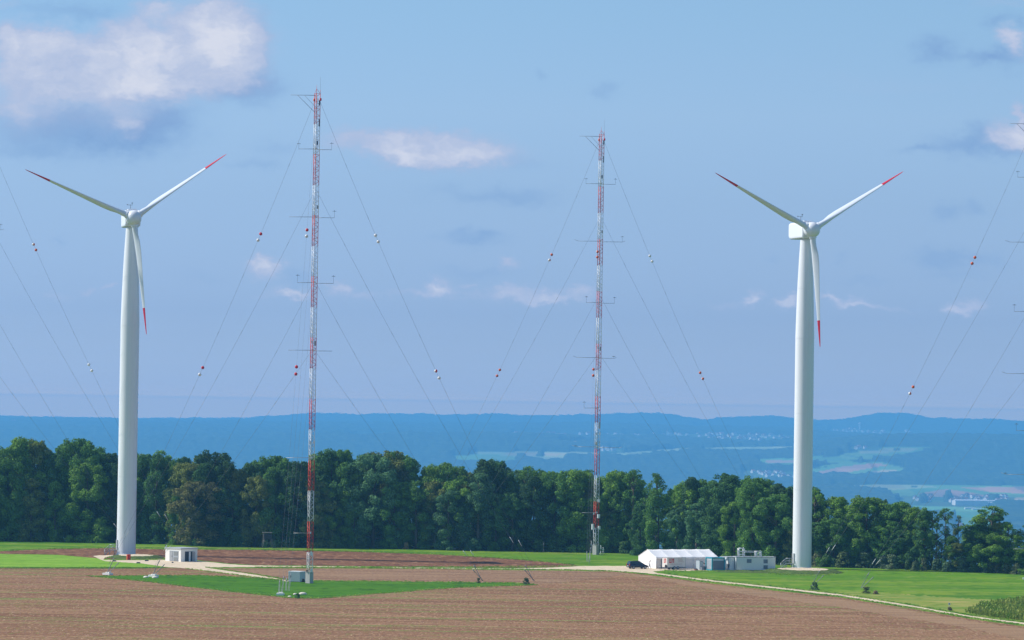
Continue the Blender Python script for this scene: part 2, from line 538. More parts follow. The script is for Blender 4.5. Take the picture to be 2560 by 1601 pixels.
WOODBITS = [[(1345, 1131), (1362, 1131), (1362, 1143), (1345, 1143)], [(1415, 1139), (1440, 1139), (1440, 1147), (1415, 1147)], [(1290, 1140), (1325, 1141), (1325, 1153), (1290, 1152)],
            [(1735, 1121), (1770, 1121), (1770, 1133), (1735, 1133)], [(2060, 1137), (2105, 1134), (2105, 1140), (2060, 1143)], [(2236, 1121), (2252, 1121), (2252, 1127), (2236, 1127)],
            [(2300, 1246), (2320, 1244), (2330, 1256), (2300, 1262)], [(2360, 1238), (2382, 1236), (2390, 1252), (2362, 1256)], [(2470, 1244), (2500, 1243), (2510, 1254), (2475, 1256)], [(2025, 1152), (2100, 1158), (2030, 1170)],
            [(2490, 1262), (2800, 1258), (2800, 1340), (2560, 1400), (2480, 1330)], [(2270, 1285), (2400, 1290), (2400, 1400), (2250, 1400)], [(2285, 1216), (2300, 1216), (2300, 1220), (2285, 1220)]]

wig = 1.6 * fbm(XX / 210, YY / 900, 21, 3)
wigx = 5 * fbm(XX / 300, YY / 500, 22, 2)
COL = np.zeros(XX.shape + (3,))
COL[:] = (0.045, 0.085, 0.035)
wood = (YY > 8200)
for col, poly in FIELDS:
    i = inpoly(PXg + wigx, PYg + wig * .6, poly) & (YY > 8200)
    COL[i] = col
    wood &= ~i
for poly in TOWNS:
    i = inpoly(PXg, PYg + wig * .6, poly) & (YY > 8200)
    COL[i] = np.where(COL[i] > 0, COL[i], 0) * 0 + np.array((0.10, 0.17, 0.07))
    wood &= ~i
for poly in WOODBITS:
    i = inpoly(PXg + wigx, PYg + wig, poly) & (YY > 8200)
    COL[i] = (0.045, 0.085, 0.035)
    wood |= i
strip = np.floor(XX / 150 + 2.2 * np.sin(YY / 1500) + YY / 900) * 7.13 + np.floor(YY / 420) * 3.7
hsh = np.modf(np.abs(np.sin(strip) * 4375.5))[0]
hs2 = np.modf(np.abs(np.sin(strip * 1.7 + 2) * 2375.5))[0]
COL = np.where((~wood & (YY > 8200))[..., None], COL * (.72 + .55 * hsh)[..., None] * np.stack([1 + .35 * (hs2 - .5), np.ones_like(hs2), 1 - .2 * (hs2 - .5)], -1), COL)
clr = (fbm(XX / 520, YY / 1500, 71, 4) > 1.02) & (PYg > 1066 + wig) & (PYg < 1200) & (PXg > 560) & (YY > 13000) & (PYg < 1100 + (PXg - 560) * .06)
COL[clr & wood] = np.array((0.22, 0.30, 0.15))
wood &= ~clr
# hedge lines and paths between the far fields
tl = (fbm(XX / 45, YY / 260, 81, 3) > 1.15) & ~wood & (YY > 9000)
COL[tl] = (0.03, 0.06, 0.03)
wood |= tl
hed = (np.abs(np.sin(XX / 330 + YY / 1900 + .8 * np.sin(YY / 700))) < .035) & (YY > 12000)
COL[hed] *= .55
COL *= (1 + .12 * fbm(XX / 120, YY / 500, 31, 3))[..., None]

nr, nc = XX.shape
idx = np.arange(nr * nc).reshape(nr, nc)
Q = np.stack([idx[:-1, :-1], idx[:-1, 1:], idx[1:, 1:], idx[1:, :-1]], -1).reshape(-1, 4)
m, nt, b = nmat("land")
ca = nt.nodes.new("ShaderNodeAttribute")
ca.attribute_name = "cover"
nt.links.new(ca.outputs["Color"], b.inputs["Base Color"])
b.inputs["Roughness"].default_value = 1
b.inputs["Specular IOR Level"].default_value = 0
M_land = m
gr = fastmesh("ground", np.stack([XX, YY, ZZ], -1).reshape(-1, 3), Q, [M_grass, M_land], smooth=True)
C.objects.link(gr)
tag(gr, "broad green plateau dropping to a wide blue valley with fields and wooded ridges", "ground", kind="structure")
a = gr.data.attributes.new("cover", "FLOAT_COLOR", "POINT")
a.data.foreach_set("color", np.concatenate([np.clip(COL, 0, 1), np.ones(COL.shape[:2] + (1,))], -1).astype(np.float32).ravel())
qy = YY[:-1, :-1].ravel()
M_farm = groundmat("unseen_bounce_farmland", [((0.10, 0.19, 0.03), (0.004, 0.006), .48, .50, 1), ((0.30, 0.24, 0.13), (0.003, 0.005), .56, .58, 1)], (0.26, 0.17, 0.11))  # ground out of view, browned to cut green bounce light on the blades
gr.data.materials.append(M_farm)
qu = np.abs(UU[:-1, :-1].ravel())
qm = np.where(qy > 985, 1, 0)
qm[(qy <= 985) & ((qu > .155) | (qy < 300))] = 2
gr.data.polygons.foreach_set("material_index", qm.astype(np.int32))

# far-off woods: a bumpy canopy standing on the land
canopy = ZZ + 1.3 * (15 + 4.5 * fbm(XX / 11, YY / 60, 41, 3) + 5 * fbm(XX / 55, YY / 150, 42, 3)) * 1.0
er = wood.copy()
er[1:] &= wood[:-1]
er[:-1] &= wood[1:]
er[:, 1:] &= wood[:, :-1]
er[:, :-1] &= wood[:, 1:]
ZC = np.where(er, canopy, ZZ - 2.0)
fm = (wood[:-1, :-1] & wood[1:, 1:] & wood[1:, :-1] & wood[:-1, 1:]).ravel()
Qw = Q[fm]
used = np.unique(Qw)
remap = np.full(nr * nc, -1)
remap[used] = np.arange(len(used))
M_farwood = groundmat("far_wood_foliage", [((0.012, 0.03, 0.014), (0.012, 0.0022), .42, .6, 5), ((0.10, 0.13, 0.04), (0.03, 0.004), .5, .68, 4)], (0.045, 0.080, 0.03))
fw = fastmesh("far_woods", np.stack([XX, YY, ZC], -1).reshape(-1, 3)[used], remap[Qw], M_farwood, smooth=False)
C.objects.link(fw)
tag(fw, "dark bluish woods covering the far slopes and ridges of the valley", "woods", kind="stuff")


def far(px, py):
    """point of the far terrain seen at a photograph pixel"""
    d = ray(px, py)
    Y = np.arange(8200, 31000, 30.0)
    X = d.x / d.y * Y
    z = zfun(X, Y, px_of_u(np.full_like(Y, d.x / d.y)))
    hit = np.nonzero(CZ + d.z / d.y * Y < z)[0]
    i = hit[0] if len(hit) else len(Y) - 1
    return Vector((X[i], Y[i], z[i]))


# ------------------------------------------------------------------ far houses
M_hw = mat("far_white_render", (0.80, 0.79, 0.76), rough=.8, var=.05)
M_hc = mat("far_cream_render", (0.62, 0.55, 0.44), rough=.8, var=.05)
M_hr = mat("far_red_tiles", (0.36, 0.13, 0.08), rough=.8, var=.1)
M_hg = mat("far_grey_roof", (0.30, 0.29, 0.29), rough=.8, var=.1)
M_hp = mat("far_pale_roof", (0.72, 0.73, 0.75), rough=.6, var=.05)


def house_mesh(name, w, d, h, rh, mw, mr):
    b = MB()
    z0 = -3
    b.quad([(-w / 2, -d / 2, z0), (w / 2, -d / 2, z0), (w / 2, -d / 2, h), (-w / 2, -d / 2, h)])
    b.quad([(w / 2, d / 2, z0), (-w / 2, d / 2, z0), (-w / 2, d / 2, h), (w / 2, d / 2, h)])
    for sx in (-1, 1):
        b.quad([(sx * w / 2, -d / 2, z0), (sx * w / 2, d / 2, z0), (sx * w / 2, d / 2, h), (sx * w / 2, 0, h + rh), (sx * w / 2, -d / 2, h)])
    for sy in (-1, 1):
        b.quad([(-w / 2 - .5, sy * (d / 2 + .6), h - .3), (w / 2 + .5, sy * (d / 2 + .6), h - .3), (w / 2 + .5, 0, h + rh + .25), (-w / 2 - .5, 0, h + rh + .25)], 1)
        b.quad([(-w / 2 - .5, sy * (d / 2 + .6), h - .55), (w / 2 + .5, sy * (d / 2 + .6), h - .55), (w / 2 + .5, 0, h + rh), (-w / 2 - .5, 0, h + rh)], 1)
    return b.build(name, [mw, mr])


hprotos = [(house_mesh("house", 11, 10, 5.6, 4.2, M_hw, M_hr), "white red-roofed"), (house_mesh("house", 13, 10, 6, 4, M_hw, M_hg), "white grey-roofed"),
           (house_mesh("house", 12, 9, 5, 4.5, M_hc, M_hr), "cream red-roofed"), (house_mesh("house", 9, 11, 6.5, 3.2, M_hw, M_hr), "narrow white")]
hall = house_mesh("hall", 46, 22, 7, .8, M_hw, M_hp)
for p, _ in hprotos:
    p.hide_render = False
hused = set()
clusters = [  # px range, py range, count, place, scale
    ((1288, 1312), (1086, 1089), 4, "at the west end of the far town below the ridge", 1.0),
    ((1332, 1400), (1085, 1091), 13, "in far town, hide side of the drum mast", 1.0),
    ((1405, 1480), (1087, 1092), 6, "in far town behind the drum mast shaft", .9),
    ((1505, 1640), (1088, 1093), 14, "in far town, marquee side of the drum mast", .9),
    ((1655, 1750), (1086, 1094), 9, "around the far red church tower", 1.0),
    ((1765, 1850), (1088, 1104), 30, "in the dense far town above the marquee", 1.05),
    ((1850, 1900), (1089, 1103), 18, "in the far town above the teal container", 1.05),
    ((1900, 1990), (1090, 1104), 14, "in the far town beside the cabin turbine tower", 1.0),
    ((1505, 1548), (1122, 1129), 9, "in the small red hamlet below the far town", .9),
    ((1690, 1712), (1116, 1120), 3, "on the open far field above the tent", .9),
    ((2085, 2160), (1074, 1083), 16, "in the high far town beside the pale water tower", .95),
    ((2160, 2290), (1080, 1094), 24, "in high far town, maize side of water tower", .95),
    ((2044, 2072), (1098, 1103), 8, "in the small group below the high far town", .9),
    ((2138, 2172), (1119, 1124), 8, "in the reddish hamlet beside the pale green far field", .9),
    ((2060, 2072), (1132, 1136), 2, "beside the far lane near the cabin turbine", .9),
    ((1865, 1990), (1180, 1198), 22, "in the village over the treetops above the cabin", .85),
    ((2280, 2335), (1243, 1258), 16, "in the near end of the valley village", .85),
    ((2372, 2410), (1246, 1258), 12, "in the middle of the valley village", .95),
    ((2410, 2530), (1243, 1258), 24, "in the far end of the valley village", .9),
    ((2385, 2450), (1318, 1330), 9, "low in the valley glimpsed through the tree gap", .8),
    ((12, 58), (1058, 1060), 6, "in the hazy town beyond the mown field", 1.2),
]
rnd = random.Random(11)
for (x0, x1), (y0, y1), n, where, hs in clusters:
    for k in range(n):
        pi = rnd.choice([0, 0, 1, 2, 3])
        p, look = hprotos[pi]
        pos = far(rnd.uniform(x0, x1), rnd.uniform(y0, y1))
        if pi in hused:
            o = p.copy()
            C.objects.link(o)
        else:
            o = p
            hused.add(pi)
        o.location = pos
        o.rotation_euler = (0, 0, rnd.uniform(.45, 1.15))
        s_ = 1.75 * hs * rnd.uniform(.75, 1.15)
        o.scale = (s_, s_, s_)
        tag(o, ("tiny %s house %s" % (look, where)).replace("in the far town behind the shaft", "in far town behind the shaft").replace("narrow white house in the high", "narrow white house in high"), "house", "far houses " + where)
k = 0
for (x, y, sc, rz, lab) in ((2425, 1264, 1.5, .1, "longest flat white factory hall in the valley village"), (2462, 1264, .9, .1, "mid sized pale hall in the middle of the valley industrial area"),
                            (2498, 1262, 1.1, -.1, "white factory hall with pale roof behind the tall feathery tree"), (2424, 1274, .45, .1, "small cubic white hall in front of the long factory hall"),
                            (2441, 1276, .4, .1, "smallest cubic white hall nearest the treetops"), (1852, 1111, .8, .2, "large pale far hall below the dense far town")):
    o = hall if k == 0 else hall.copy()
    if k:
        C.objects.link(o)
    k += 1
    o.location = far(x, y)
    o.rotation_euler = (0, 0, rz)
    sc *= 1.7
    o.scale = (sc, sc, sc)
    tag(o, lab, "factory hall", "pale halls in the valley")
# water tower and church
wt = MB().lathe([(3.2, -4), (3.0, 26), (3.4, 28), (5.0, 31), (5.0, 38), (1, 40)], n=12).build("water_tower", M_hw, loc=far(2149, 1079))
wt.scale = (1.8, 1.8, 1.5)
tag(wt, "tall slender white tower rising from the high far town", "tower")
ch = empty("church", far(1671, 1092))
ch.scale = (1.7, 1.7, 1.7)
tag(ch, "far church with white walls and pointed red tower roof", "church")
MB().box((7, 0, 3), (16, 9, 12)).build("nave", M_hc, ch)
MB().box((-4, 0, 7), (6, 6, 20)).build("bell_tower", M_hw, ch)
MB().rings([[(-7.2, -3.2, 17), (-.8, -3.2, 17), (-.8, 3.2, 17), (-7.2, 3.2, 17)], [(-4.1, -.1, 27), (-3.9, -.1, 27), (-3.9, .1, 27), (-4.1, .1, 27)]], smooth=False).build("spire", M_hr, ch)


# ------------------------------------------------------------------ fields, tracks, gravel
def resample(poly, step, jit, rng):
    out = []
    n = len(poly)
    for i in range(n):
        x1, y1 = poly[i]
        x2, y2 = poly[(i + 1) % n]
        L = math.hypot(x2 - x1, y2 - y1)
        k = max(1, int(L / step)) if -200 < x1 < 2800 and -200 < x2 < 2800 else 1
        for j in range(k):
            t = j / k
            jj = rng.uniform(-jit, jit) if j else 0
            out.append((x1 + (x2 - x1) * t, y1 + (y2 - y1) * t + jj))
    return out


def sheet(name, poly, z, material, label, cat="field", jit=.45, step=7, kind="structure"):
    rng = random.Random(hash(label) & 0xffff if False else len(label) * 31 + int(z * 1e4))
    pts = [gp(x, min(max(y, 1100), 3400), z) for x, y in resample(poly, step, jit, rng)]
    bm = bmesh.new()
    bm.faces.new([bm.verts.new(p) for p in pts])
    bmesh.ops.triangulate(bm, faces=bm.faces)
    bmesh.ops.recalc_face_normals(bm, faces=bm.faces)
    for f in bm.faces:
        if f.normal.z < 0:
            f.normal_flip()
    me = bpy.data.meshes.new(name)
    bm.to_mesh(me)
    bm.free()
    me.materials.append(material)
    o = bpy.data.objects.new(name, me)
    C.objects.link(o)
    tag(o, label, cat, kind=kind)
    return o


sheet("stubble_field", [(-1500, 1418), (0, 1421), (200, 1421.5), (300, 1421.5), (410, 1420), (470, 1421), (560, 1420.5), (640, 1421), (900, 1421.5), (1100, 1423), (1280, 1425.5), (1400, 1426.5), (1530, 1429), (1585, 1434), (1640, 1440),
                        (1781, 1459.5), (1920, 1475), (2099, 1494), (2278, 1522), (2421, 1547), (2560, 1566.5), (3500, 1720), (6000, 3300), (-5000, 3300)], .012, M_soil,
      "wide brown stubble field with faint green streaks filling the foreground", "field")
sheet("field_headland", [(1500, 1428), (1560, 1433), (1640, 1443), (1781, 1463), (1920, 1479), (2099, 1499), (2278, 1527), (2421, 1552), (2560, 1572), (3500, 1726), (3500, 1760), (2560, 1600), (2400, 1566), (2278, 1548), (2099, 1518),
                         (1920, 1494), (1781, 1474), (1640, 1449), (1560, 1436)], .022, M_headland, "lighter worked strip of brown soil beside the gravel track", "field", jit=1.6)
sheet("harrowed_field", [(480, 1422), (640, 1422), (900, 1422.5), (1280, 1426.5), (1450, 1428), (1560, 1436), (1520, 1444), (1420, 1456), (1335, 1461), (1280, 1458), (998, 1454.5), (783, 1452), (729, 1453.5), (640, 1443), (560, 1432)], .024, M_soil2,
      "brown harrowed strip between the gravel track and the bright green wedge", "field", jit=.5)
sheet("clover_wedge", [(222, 1441), (300, 1440), (480, 1439), (560, 1441), (640, 1445.5), (729, 1454.5), (783, 1453), (998, 1454.5), (1150, 1456), (1280, 1458), (1342, 1462.5), (1290, 1464.5), (1141, 1469.5), (1069, 1475), (926, 1486), (819, 1495),
                       (760, 1497), (729, 1495.5), (640, 1486.5), (501, 1471), (358, 1453.5), (280, 1446)], .036, M_grass_bright, "bright green wedge of clover around the foot of the taller mast", "field", jit=.7)
sheet("mown_field", [(-1500, 1381), (0, 1386), (143, 1388), (250, 1397), (358, 1408.5), (400, 1414), (412, 1418.5), (300, 1420.5), (0, 1420), (-1500, 1417)], .020, M_grass_pale, "pale green mown field in front of the hut turbine", "field")
sheet("ploughed_field", [(-1500, 1374), (0, 1378.5), (107, 1374), (179, 1371.3), (286, 1370.6), (393, 1373.5), (640, 1375.3), (760, 1377), (890, 1380), (1069, 1386), (1180, 1391), (1280, 1398.5), (1369, 1405), (1434, 1412.5), (1446, 1415.5),
                         (1369, 1418.5), (1280, 1419), (1069, 1418), (855, 1415), (700, 1413.5), (640, 1413), (572, 1409), (520, 1403), (486, 1400), (400, 1399), (262, 1398), (200, 1392), (143, 1387), (0, 1384.5), (-1500, 1379)], .018, M_plough,
      "dark brown ploughed field behind the white hut", "field")
M_dryline = M_grass_dry
sheet("rank_verge", [(-1500, 1414.5), (0, 1417.8), (140, 1418.2), (300, 1418.0), (405, 1417.5), (418, 1419), (405, 1421), (300, 1422), (140, 1421.6), (0, 1421.4), (-1500, 1418.5)], .026, groundmat("rank_grass", [((0.03, 0.10, 0.01), (.3, .3), .45, .6, 3)], (0.05, 0.15, 0.015)),
      "narrow dark green grass verge below the mown field", "grass verge", kind="stuff")
sheet("dry_verge", [(385, 1367.6), (640, 1368.2), (900, 1369.3), (1180, 1372), (1280, 1377.5), (1480, 1385.5), (1480, 1386.8), (1280, 1379.3), (1180, 1374), (900, 1370.6), (640, 1369.4), (385, 1369)], .014, M_dryline,
      "thin straw coloured verge along the foot of the trees", "grass verge", kind="stuff")
sheet("dry_meadow", [(1985, 1477), (2050, 1481), (2130, 1480), (2200, 1482), (2278, 1488), (2400, 1496), (2560, 1503), (3400, 1540), (3400, 1690), (2560, 1556), (2421, 1538), (2278, 1513), (2160, 1495), (2099, 1486)], .016, M_grass_dry,
      "yellowish dry grass between the gravel track and the green meadow", "meadow", jit=2.2)
sheet("gravel_yard", [(232, 1390.5), (250, 1388.5), (290, 1388), (292, 1392), (262, 1394), (258, 1400.5), (300, 1401), (411, 1400), (486, 1402), (519, 1405), (572, 1411), (640, 1414.3), (740, 1415.5), (855, 1416.6), (1000, 1418.6), (1000, 1420), (855, 1419), (740, 1418.6),
                      (640, 1418.3), (560, 1418), (515, 1419), (560, 1426), (640, 1437.5), (690, 1446), (727, 1452), (728, 1456), (700, 1452), (640, 1444.3), (560, 1434), (500, 1426), (465, 1421.5), (411, 1417.5), (358, 1409.5), (300, 1405.5), (262, 1403), (246, 1397)],
      .030, M_gravel, "pale gravel yard and track around the hut turbine and white hut", "gravel yard", jit=.5)
sheet("gravel_track", [(1000, 1419.3), (1280, 1421.7), (1380, 1419.5), (1452, 1415.5), (1520, 1415), (1577, 1415.5), (1600, 1416), (1700, 1417), (1800, 1420), (1960, 1424), (1990, 1424), (1990, 1427), (1860, 1428.5), (1740, 1427.5), (1662, 1426.5), (1632, 1429), (1645, 1433.5),
                       (1700, 1440.5), (1781, 1451), (1850, 1458.5), (1920, 1466), (2010, 1476), (2099, 1486), (2190, 1499), (2278, 1514), (2350, 1527), (2421, 1539), (2490, 1549), (2560, 1557), (3400, 1680), (3400, 1690), (2560, 1561.5), (2421, 1544), (2278, 1519), (2099, 1490),
                       (1920, 1469.5), (1781, 1454.5), (1700, 1444), (1638, 1436.5), (1590, 1431), (1530, 1427.5), (1459, 1425), (1380, 1424), (1280, 1424), (1000, 1420.8)], .028, M_gravel,
      "pale gravel track widening to a yard at the tent and running past the maize", "gravel track", jit=.35)

# ------------------------------------------------------------------ trees
LEAFCACHE = {}


def leaves(centers, radii, per, size, rng, up=.25, jit=.42):
    """leaf-sized quads spread over the shells of many clumps"""
    P, Nn = [], []
    cc = np.array(centers)
    extra = []
    for c, r in zip(centers, radii):       # each big bough carries smaller lobes
        if r > .9:
            for _ in range(4):
                d = rng.normal(size=3)
                d[2] += .4
                d /= np.linalg.norm(d)
                extra.append((c + d * r * .8, r * rng.uniform(.34, .55)))
    centers = list(centers) + [e_[0] for e_ in extra]
    radii = list(radii) + [e_[1] for e_ in extra]
    for c, r in zip(centers, radii):
        n = int(per * r * r)
        d = rng.normal(size=(n, 3))
        d[:, 2] += up
        d /= np.linalg.norm(d, axis=1)[:, None]
        rad = r * (1 - .45 * rng.rand(n) ** 2) * (1 + .22 * rng.randn(n) * .5)
        P.append(c + d * rad[:, None] * np.array([1, 1, .85]))
        q = d + rng.normal(size=(n, 3)) * jit
        q /= np.linalg.norm(q, axis=1)[:, None]
        Nn.append(q)
    P = np.concatenate(P)
    Nn = np.concatenate(Nn)
    n = len(P)
    a = rng.normal(size=(n, 3))
    t = np.cross(Nn, a)
    t /= np.linalg.norm(t, axis=1)[:, None]
    bb = np.cross(Nn, t)
    s1 = size * (.6 + .8 * rng.rand(n))[:, None]
    s2 = s1 * (.55 + .3 * rng.rand(n))[:, None]
    V = np.stack([P - t * s1, P - bb * s2 * .9, P + t * s1, P + bb * s2], 1).reshape(-1, 3)
    Qd = np.arange(4 * n).reshape(n, 4)
    return V, Qd


def tree_proto(name, seed, H, W, bare, kind):
    rng = np.random.RandomState(seed)
    r = empty(name, (0, -400, -50))
    n = {"dense": 64, "column": 56, "airy": 46, "broad": 66, "scrub": 46}[kind]
    cs, rs = [], []
    ph = rng.rand(4) * 6.28
    for i in range(n):
        t = rng.rand() ** .8
        z = H * (bare + (1 - bare) * t)
        if kind in ("dense", "broad"):
            prof = (1 - abs(2 * (t * .92 + .04) - 1) ** 2.6) ** .5
            prof = max(prof, .86) if t < .5 else prof
        elif kind == "column":
            prof = .84 * (1 - max(0, t - .66) ** 2.0 * 6.0) + .1 * math.sin(9 * t + ph[1])
        elif kind == "scrub":
            prof = 1 - .75 * t
        else:
            prof = .35 + .75 * math.sin(math.pi * min(1, t * .95 + .08))
        th = rng.rand() * 2 * np.pi
        lob = 1 + .22 * math.sin(3 * th + ph[0] + 2.2 * t) + .14 * math.sin(5 * th + ph[2])
        q = max(.05, prof) * lob * W / 2 * (.45 + .5 * rng.rand() ** .5)
        rc = ((.70 if kind in ("airy", "scrub") else .92) + (.75 if kind in ("airy", "scrub") else 1.05) * rng.rand() ** 1.4) * (W / 9.0) ** .5 * (.8 if kind in ("airy", "scrub") else 1) * (1.1 - .25 * t)
        cs.append(np.array([q * math.cos(th), q * math.sin(th), z - rc * .6]))
        rs.append(rc)
    cs.append(np.array([0, 0, H - .9]))
    rs.append(.95)
    lv = .19 if kind != "scrub" else .2
    V, Qd = leaves(cs, rs, {"dense": 125, "column": 125, "broad": 125, "airy": 95, "scrub": 130}[kind], lv, rng)
    cr = fastmesh("crown", V, Qd, M_leaf, parent=r)
    C.objects.link(cr)
    tb = MB()
    tr = H * .014 + .08
    lean = (rng.rand() - .5) * .06 * H
    tb.tube((0, 0, 0), (lean * .3, 0, H * .35), tr * 1.25, tr * .8, 8)
    tb.tube((lean * .3, 0, H * .35), (lean, 0, H * .9), tr * .8, tr * .12, 8)
    order = np.argsort(-np.array(rs))
    for i in order[:(26 if kind == "airy" else 14)]:
        c = cs[i]
        z0 = max(H * .1, min(H * .8, c[2] - .9 * math.hypot(c[0], c[1])))
        a0 = (lean * .3 * min(1, z0 / (H * .35)), 0, z0)
        mid = (c[0] * .55, c[1] * .55, (z0 + c[2]) / 2 + .2)
        tb.tube(a0, mid, tr * .38, tr * .22, 5)
        tb.tube(mid, tuple(c), tr * .22, tr * .06, 5)
    tb.build("trunk", M_bark, r)
    return r


PROT = [("dense", tree_proto("broadleaf_tree", 1, 20, 9.5, .02, "dense")), ("dense", tree_proto("broadleaf_tree", 2, 20, 8.5, .03, "dense")), ("dense", tree_proto("broadleaf_tree", 3, 20, 10.5, .05, "dense")),
        ("column", tree_proto("broadleaf_tree", 4, 20, 7.5, .04, "column")), ("column", tree_proto("broadleaf_tree", 5, 20, 8, .08, "column")), ("broad", tree_proto("broadleaf_tree", 6, 20, 11.5, .15, "broad")),
        ("airy", tree_proto("broadleaf_tree", 7, 20, 8.5, .20, "airy")), ("airy", tree_proto("broadleaf_tree", 8, 20, 7, .25, "airy")), ("broad", tree_proto("broadleaf_tree", 9, 20, 10, .10, "broad"))]
BUSHP = [tree_proto("shrub", 21, 4, 3.4, .02, "scrub"), tree_proto("shrub", 22, 4, 4.2, .02, "scrub"), tree_proto("shrub", 23, 4, 2.6, .02, "scrub")]
pused = set()

SKY = [(-200, 1108), (0, 1106), (30, 1098), (75, 1093), (105, 1104), (125, 1114), (160, 1106), (200, 1094), (222, 1104), (236, 1130), (262, 1118), (290, 1110), (345, 1122), (370, 1128), (400, 1124), (432, 1136), (480, 1135), (494, 1158), (512, 1128), (560, 1134),
       (584, 1162), (620, 1150), (650, 1140), (700, 1134), (770, 1146), (815, 1124), (850, 1124), (900, 1138), (940, 1128), (990, 1126), (1028, 1148), (1060, 1160), (1100, 1149), (1130, 1158), (1150, 1176), (1180, 1172), (1210, 1149), (1245, 1151), (1275, 1163),
       (1330, 1160), (1370, 1166), (1392, 1182), (1405, 1190), (1424, 1170), (1460, 1168), (1510, 1178), (1545, 1176), (1580, 1173), (1600, 1200), (1622, 1198), (1640, 1182), (1668, 1202), (1690, 1214), (1720, 1196), (1745, 1190), (1762, 1216), (1790, 1186),
       (1815, 1184), (1840, 1196), (1875, 1192), (1920, 1184), (1955, 1192), (1975, 1212), (2010, 1216), (2040, 1220), (2075, 1232), (2100, 1241), (2150, 1243), (2200, 1242), (2235, 1242), (2268, 1262), (2296, 1254), (2322, 1266), (2336, 1284), (2350, 1270), (2368, 1270),
       (2382, 1292), (2398, 1288), (2412, 1312), (2428, 1290), (2445, 1278), (2478, 1264), (2505, 1270), (2530, 1290), (2542, 1318), (2560, 1294), (2620, 1290), (2760, 1300)]
BASE = [(-300, 1351), (0, 1352.5), (300, 1356.5), (500, 1365), (640, 1367.5), (1000, 1372), (1280, 1378.5), (1400, 1379.5), (1560, 1384), (1640, 1393), (1920, 1410), (2040, 1416), (2200, 1421), (2560, 1436), (2800, 1444)]
TINTS = [((0.055, 0.110, 0.028), "mid green"), ((0.038, 0.080, 0.030), "dark green"), ((0.080, 0.142, 0.028), "light green"), ((0.088, 0.105, 0.032), "olive green"), ((0.030, 0.060, 0.028), "deep green"),
         ((0.085, 0.085, 0.036), "brownish"), ((0.052, 0.102, 0.052), "bluish green")]
LAND = [(-400, "hut turbine, mown field side", -1), (315, "hut turbine towards hut", 1), (450, "hut towards hide", 1), (669, "hide towards clover mast", 1), (775, "clover mast towards tan bush", 1), (1016, "tan bush towards green bush", 1),
        (1094, "green bush towards tripod post", 1), (1359, "tripod post towards drum mast", 1), (1489, "drum mast towards marquee", 1), (1660, "marquee towards teal container", 1), (1775, "teal container towards turbine", 1), (2005, "cabin turbine towards signpost", 1),
        (2402, "tree gap towards maize", 1)]
trng = random.Random(5)
trees = []


def add_tree(px, row, hfrac, proto=None, tint=None, dD=0.0, wmul=1.0):
    by = interp(BASE, px)
    g = gp(px, by)
    Y = g.y + dD + (4 if 1390 < px < 1580 and row == 0 else 0)
    g = Vector((g.x * Y / g.y, Y, 0))
    topy = interp(SKY, px)
    H = (by - topy) * hfrac / (F / g.y) if row == 0 else (at(px, by - (by - topy) * hfrac, Y).z)
    pi = proto if proto is not None else trng.choice([0, 0, 1, 1, 2, 3, 3, 4, 5, 8, 8, 6] if row else [0, 1, 2, 3, 4, 1, 3, 8])
    ti = tint if tint is not None else trng.choices(range(7), [7, 3.6, 4, 2.4, 2, .2, 2])[0]
    trees.append((px, row, H, pi, ti, g, wmul))


x = -110
while x < 2660:
    if not 2385 < x < 2425:
        right = x > 1990
        hf = trng.uniform(.55, .97) if x < 1990 else trng.uniform(.45, .9)
        add_tree(x, 0, hf, dD=trng.uniform(0, 2.5), proto=(trng.choice([6, 7, 3, 8]) if x > 2290 else None), wmul=trng.uniform(.72, 1.05))
    x += trng.uniform(36, 60)
x = -130
while x < 2680:
    if not (2330 < x < 2425) and not (1590 < x < 1680) and not (1380 < x < 1415):
        add_tree(x, 1, trng.uniform(.90, 1.0), dD=trng.uniform(5, 8), wmul=trng.uniform(.8, 1.1), proto=(trng.choice([6, 6, 7, 3]) if x > 2290 else None))
    x += trng.uniform(38, 62)
x = -120
while x < 2300:
    if not (1590 < x < 1680) and not (1380 < x < 1415):
        add_tree(x, 2, trng.uniform(.93, 1.0), dD=trng.uniform(11, 16), wmul=trng.uniform(.75, 1.05))
    x += trng.uniform(42, 70)
# particular trees the photograph shows
for px, row, hf, pr, ti, dd, wm in ((220, 0, .78, 0, 2, -1.5, 1.15), (1120, 0, .68, 2, 6, -1, 1.0), (1450, 0, .96, 0, 2, -1, 1.1), (490, 0, .76, 8, 5, -1.5, 1.2), (1640, 1, 1.0, 6, 0, 6, .9), (1615, 2, .9, 7, 0, 12, .8), (535, 1, 1.0, 2, 4, 6, 1.0),
                                    (965, 1, 1.0, 5, 3, 7, 1.0), (830, 1, 1.0, 0, 1, 6, 1.1), (2165, 1, 1.0, 2, 2, 3, 1.0), (2362, 1, 1.0, 6, 0, 5, .8), (2395, 1, 1.0, 7, 3, 6, .55), (2480, 1, 1.0, 6, 2, 4, 1.5), (2478, 0, .62, 5, 2, 0, 1.0), (1530, 1, 1.0, 0, 2, 5, .9),
                                    (1580, 1, 1.0, 6, 0, 6, 1.0), (1390, 1, .95, 6, 0, 6, .8), (1728, 1, 1.0, 3, 4, 5, .9), (1810, 1, 1.0, 1, 1, 5, 1.1), (60, 1, 1.0, 0, 2, 5, 1.1), (195, 1, 1.0, 8, 0, 5, .9), (1220, 1, 1.0, 1, 4, 6, 1.1)):
    add_tree(px, row, hf, pr, ti, dd, wm)
for px, hf, pr, ti in ((2380, .62, 3, 0), (2398, .50, 0, 3), (2414, .56, 4, 0), (2434, .74, 6, 2), (2340, .8, 7, 0), (2310, .9, 3, 1), (2520, .85, 6, 2), (2545, .8, 3, 0)):
    add_tree(px, 0, hf, pr, ti, 1.0, .8)
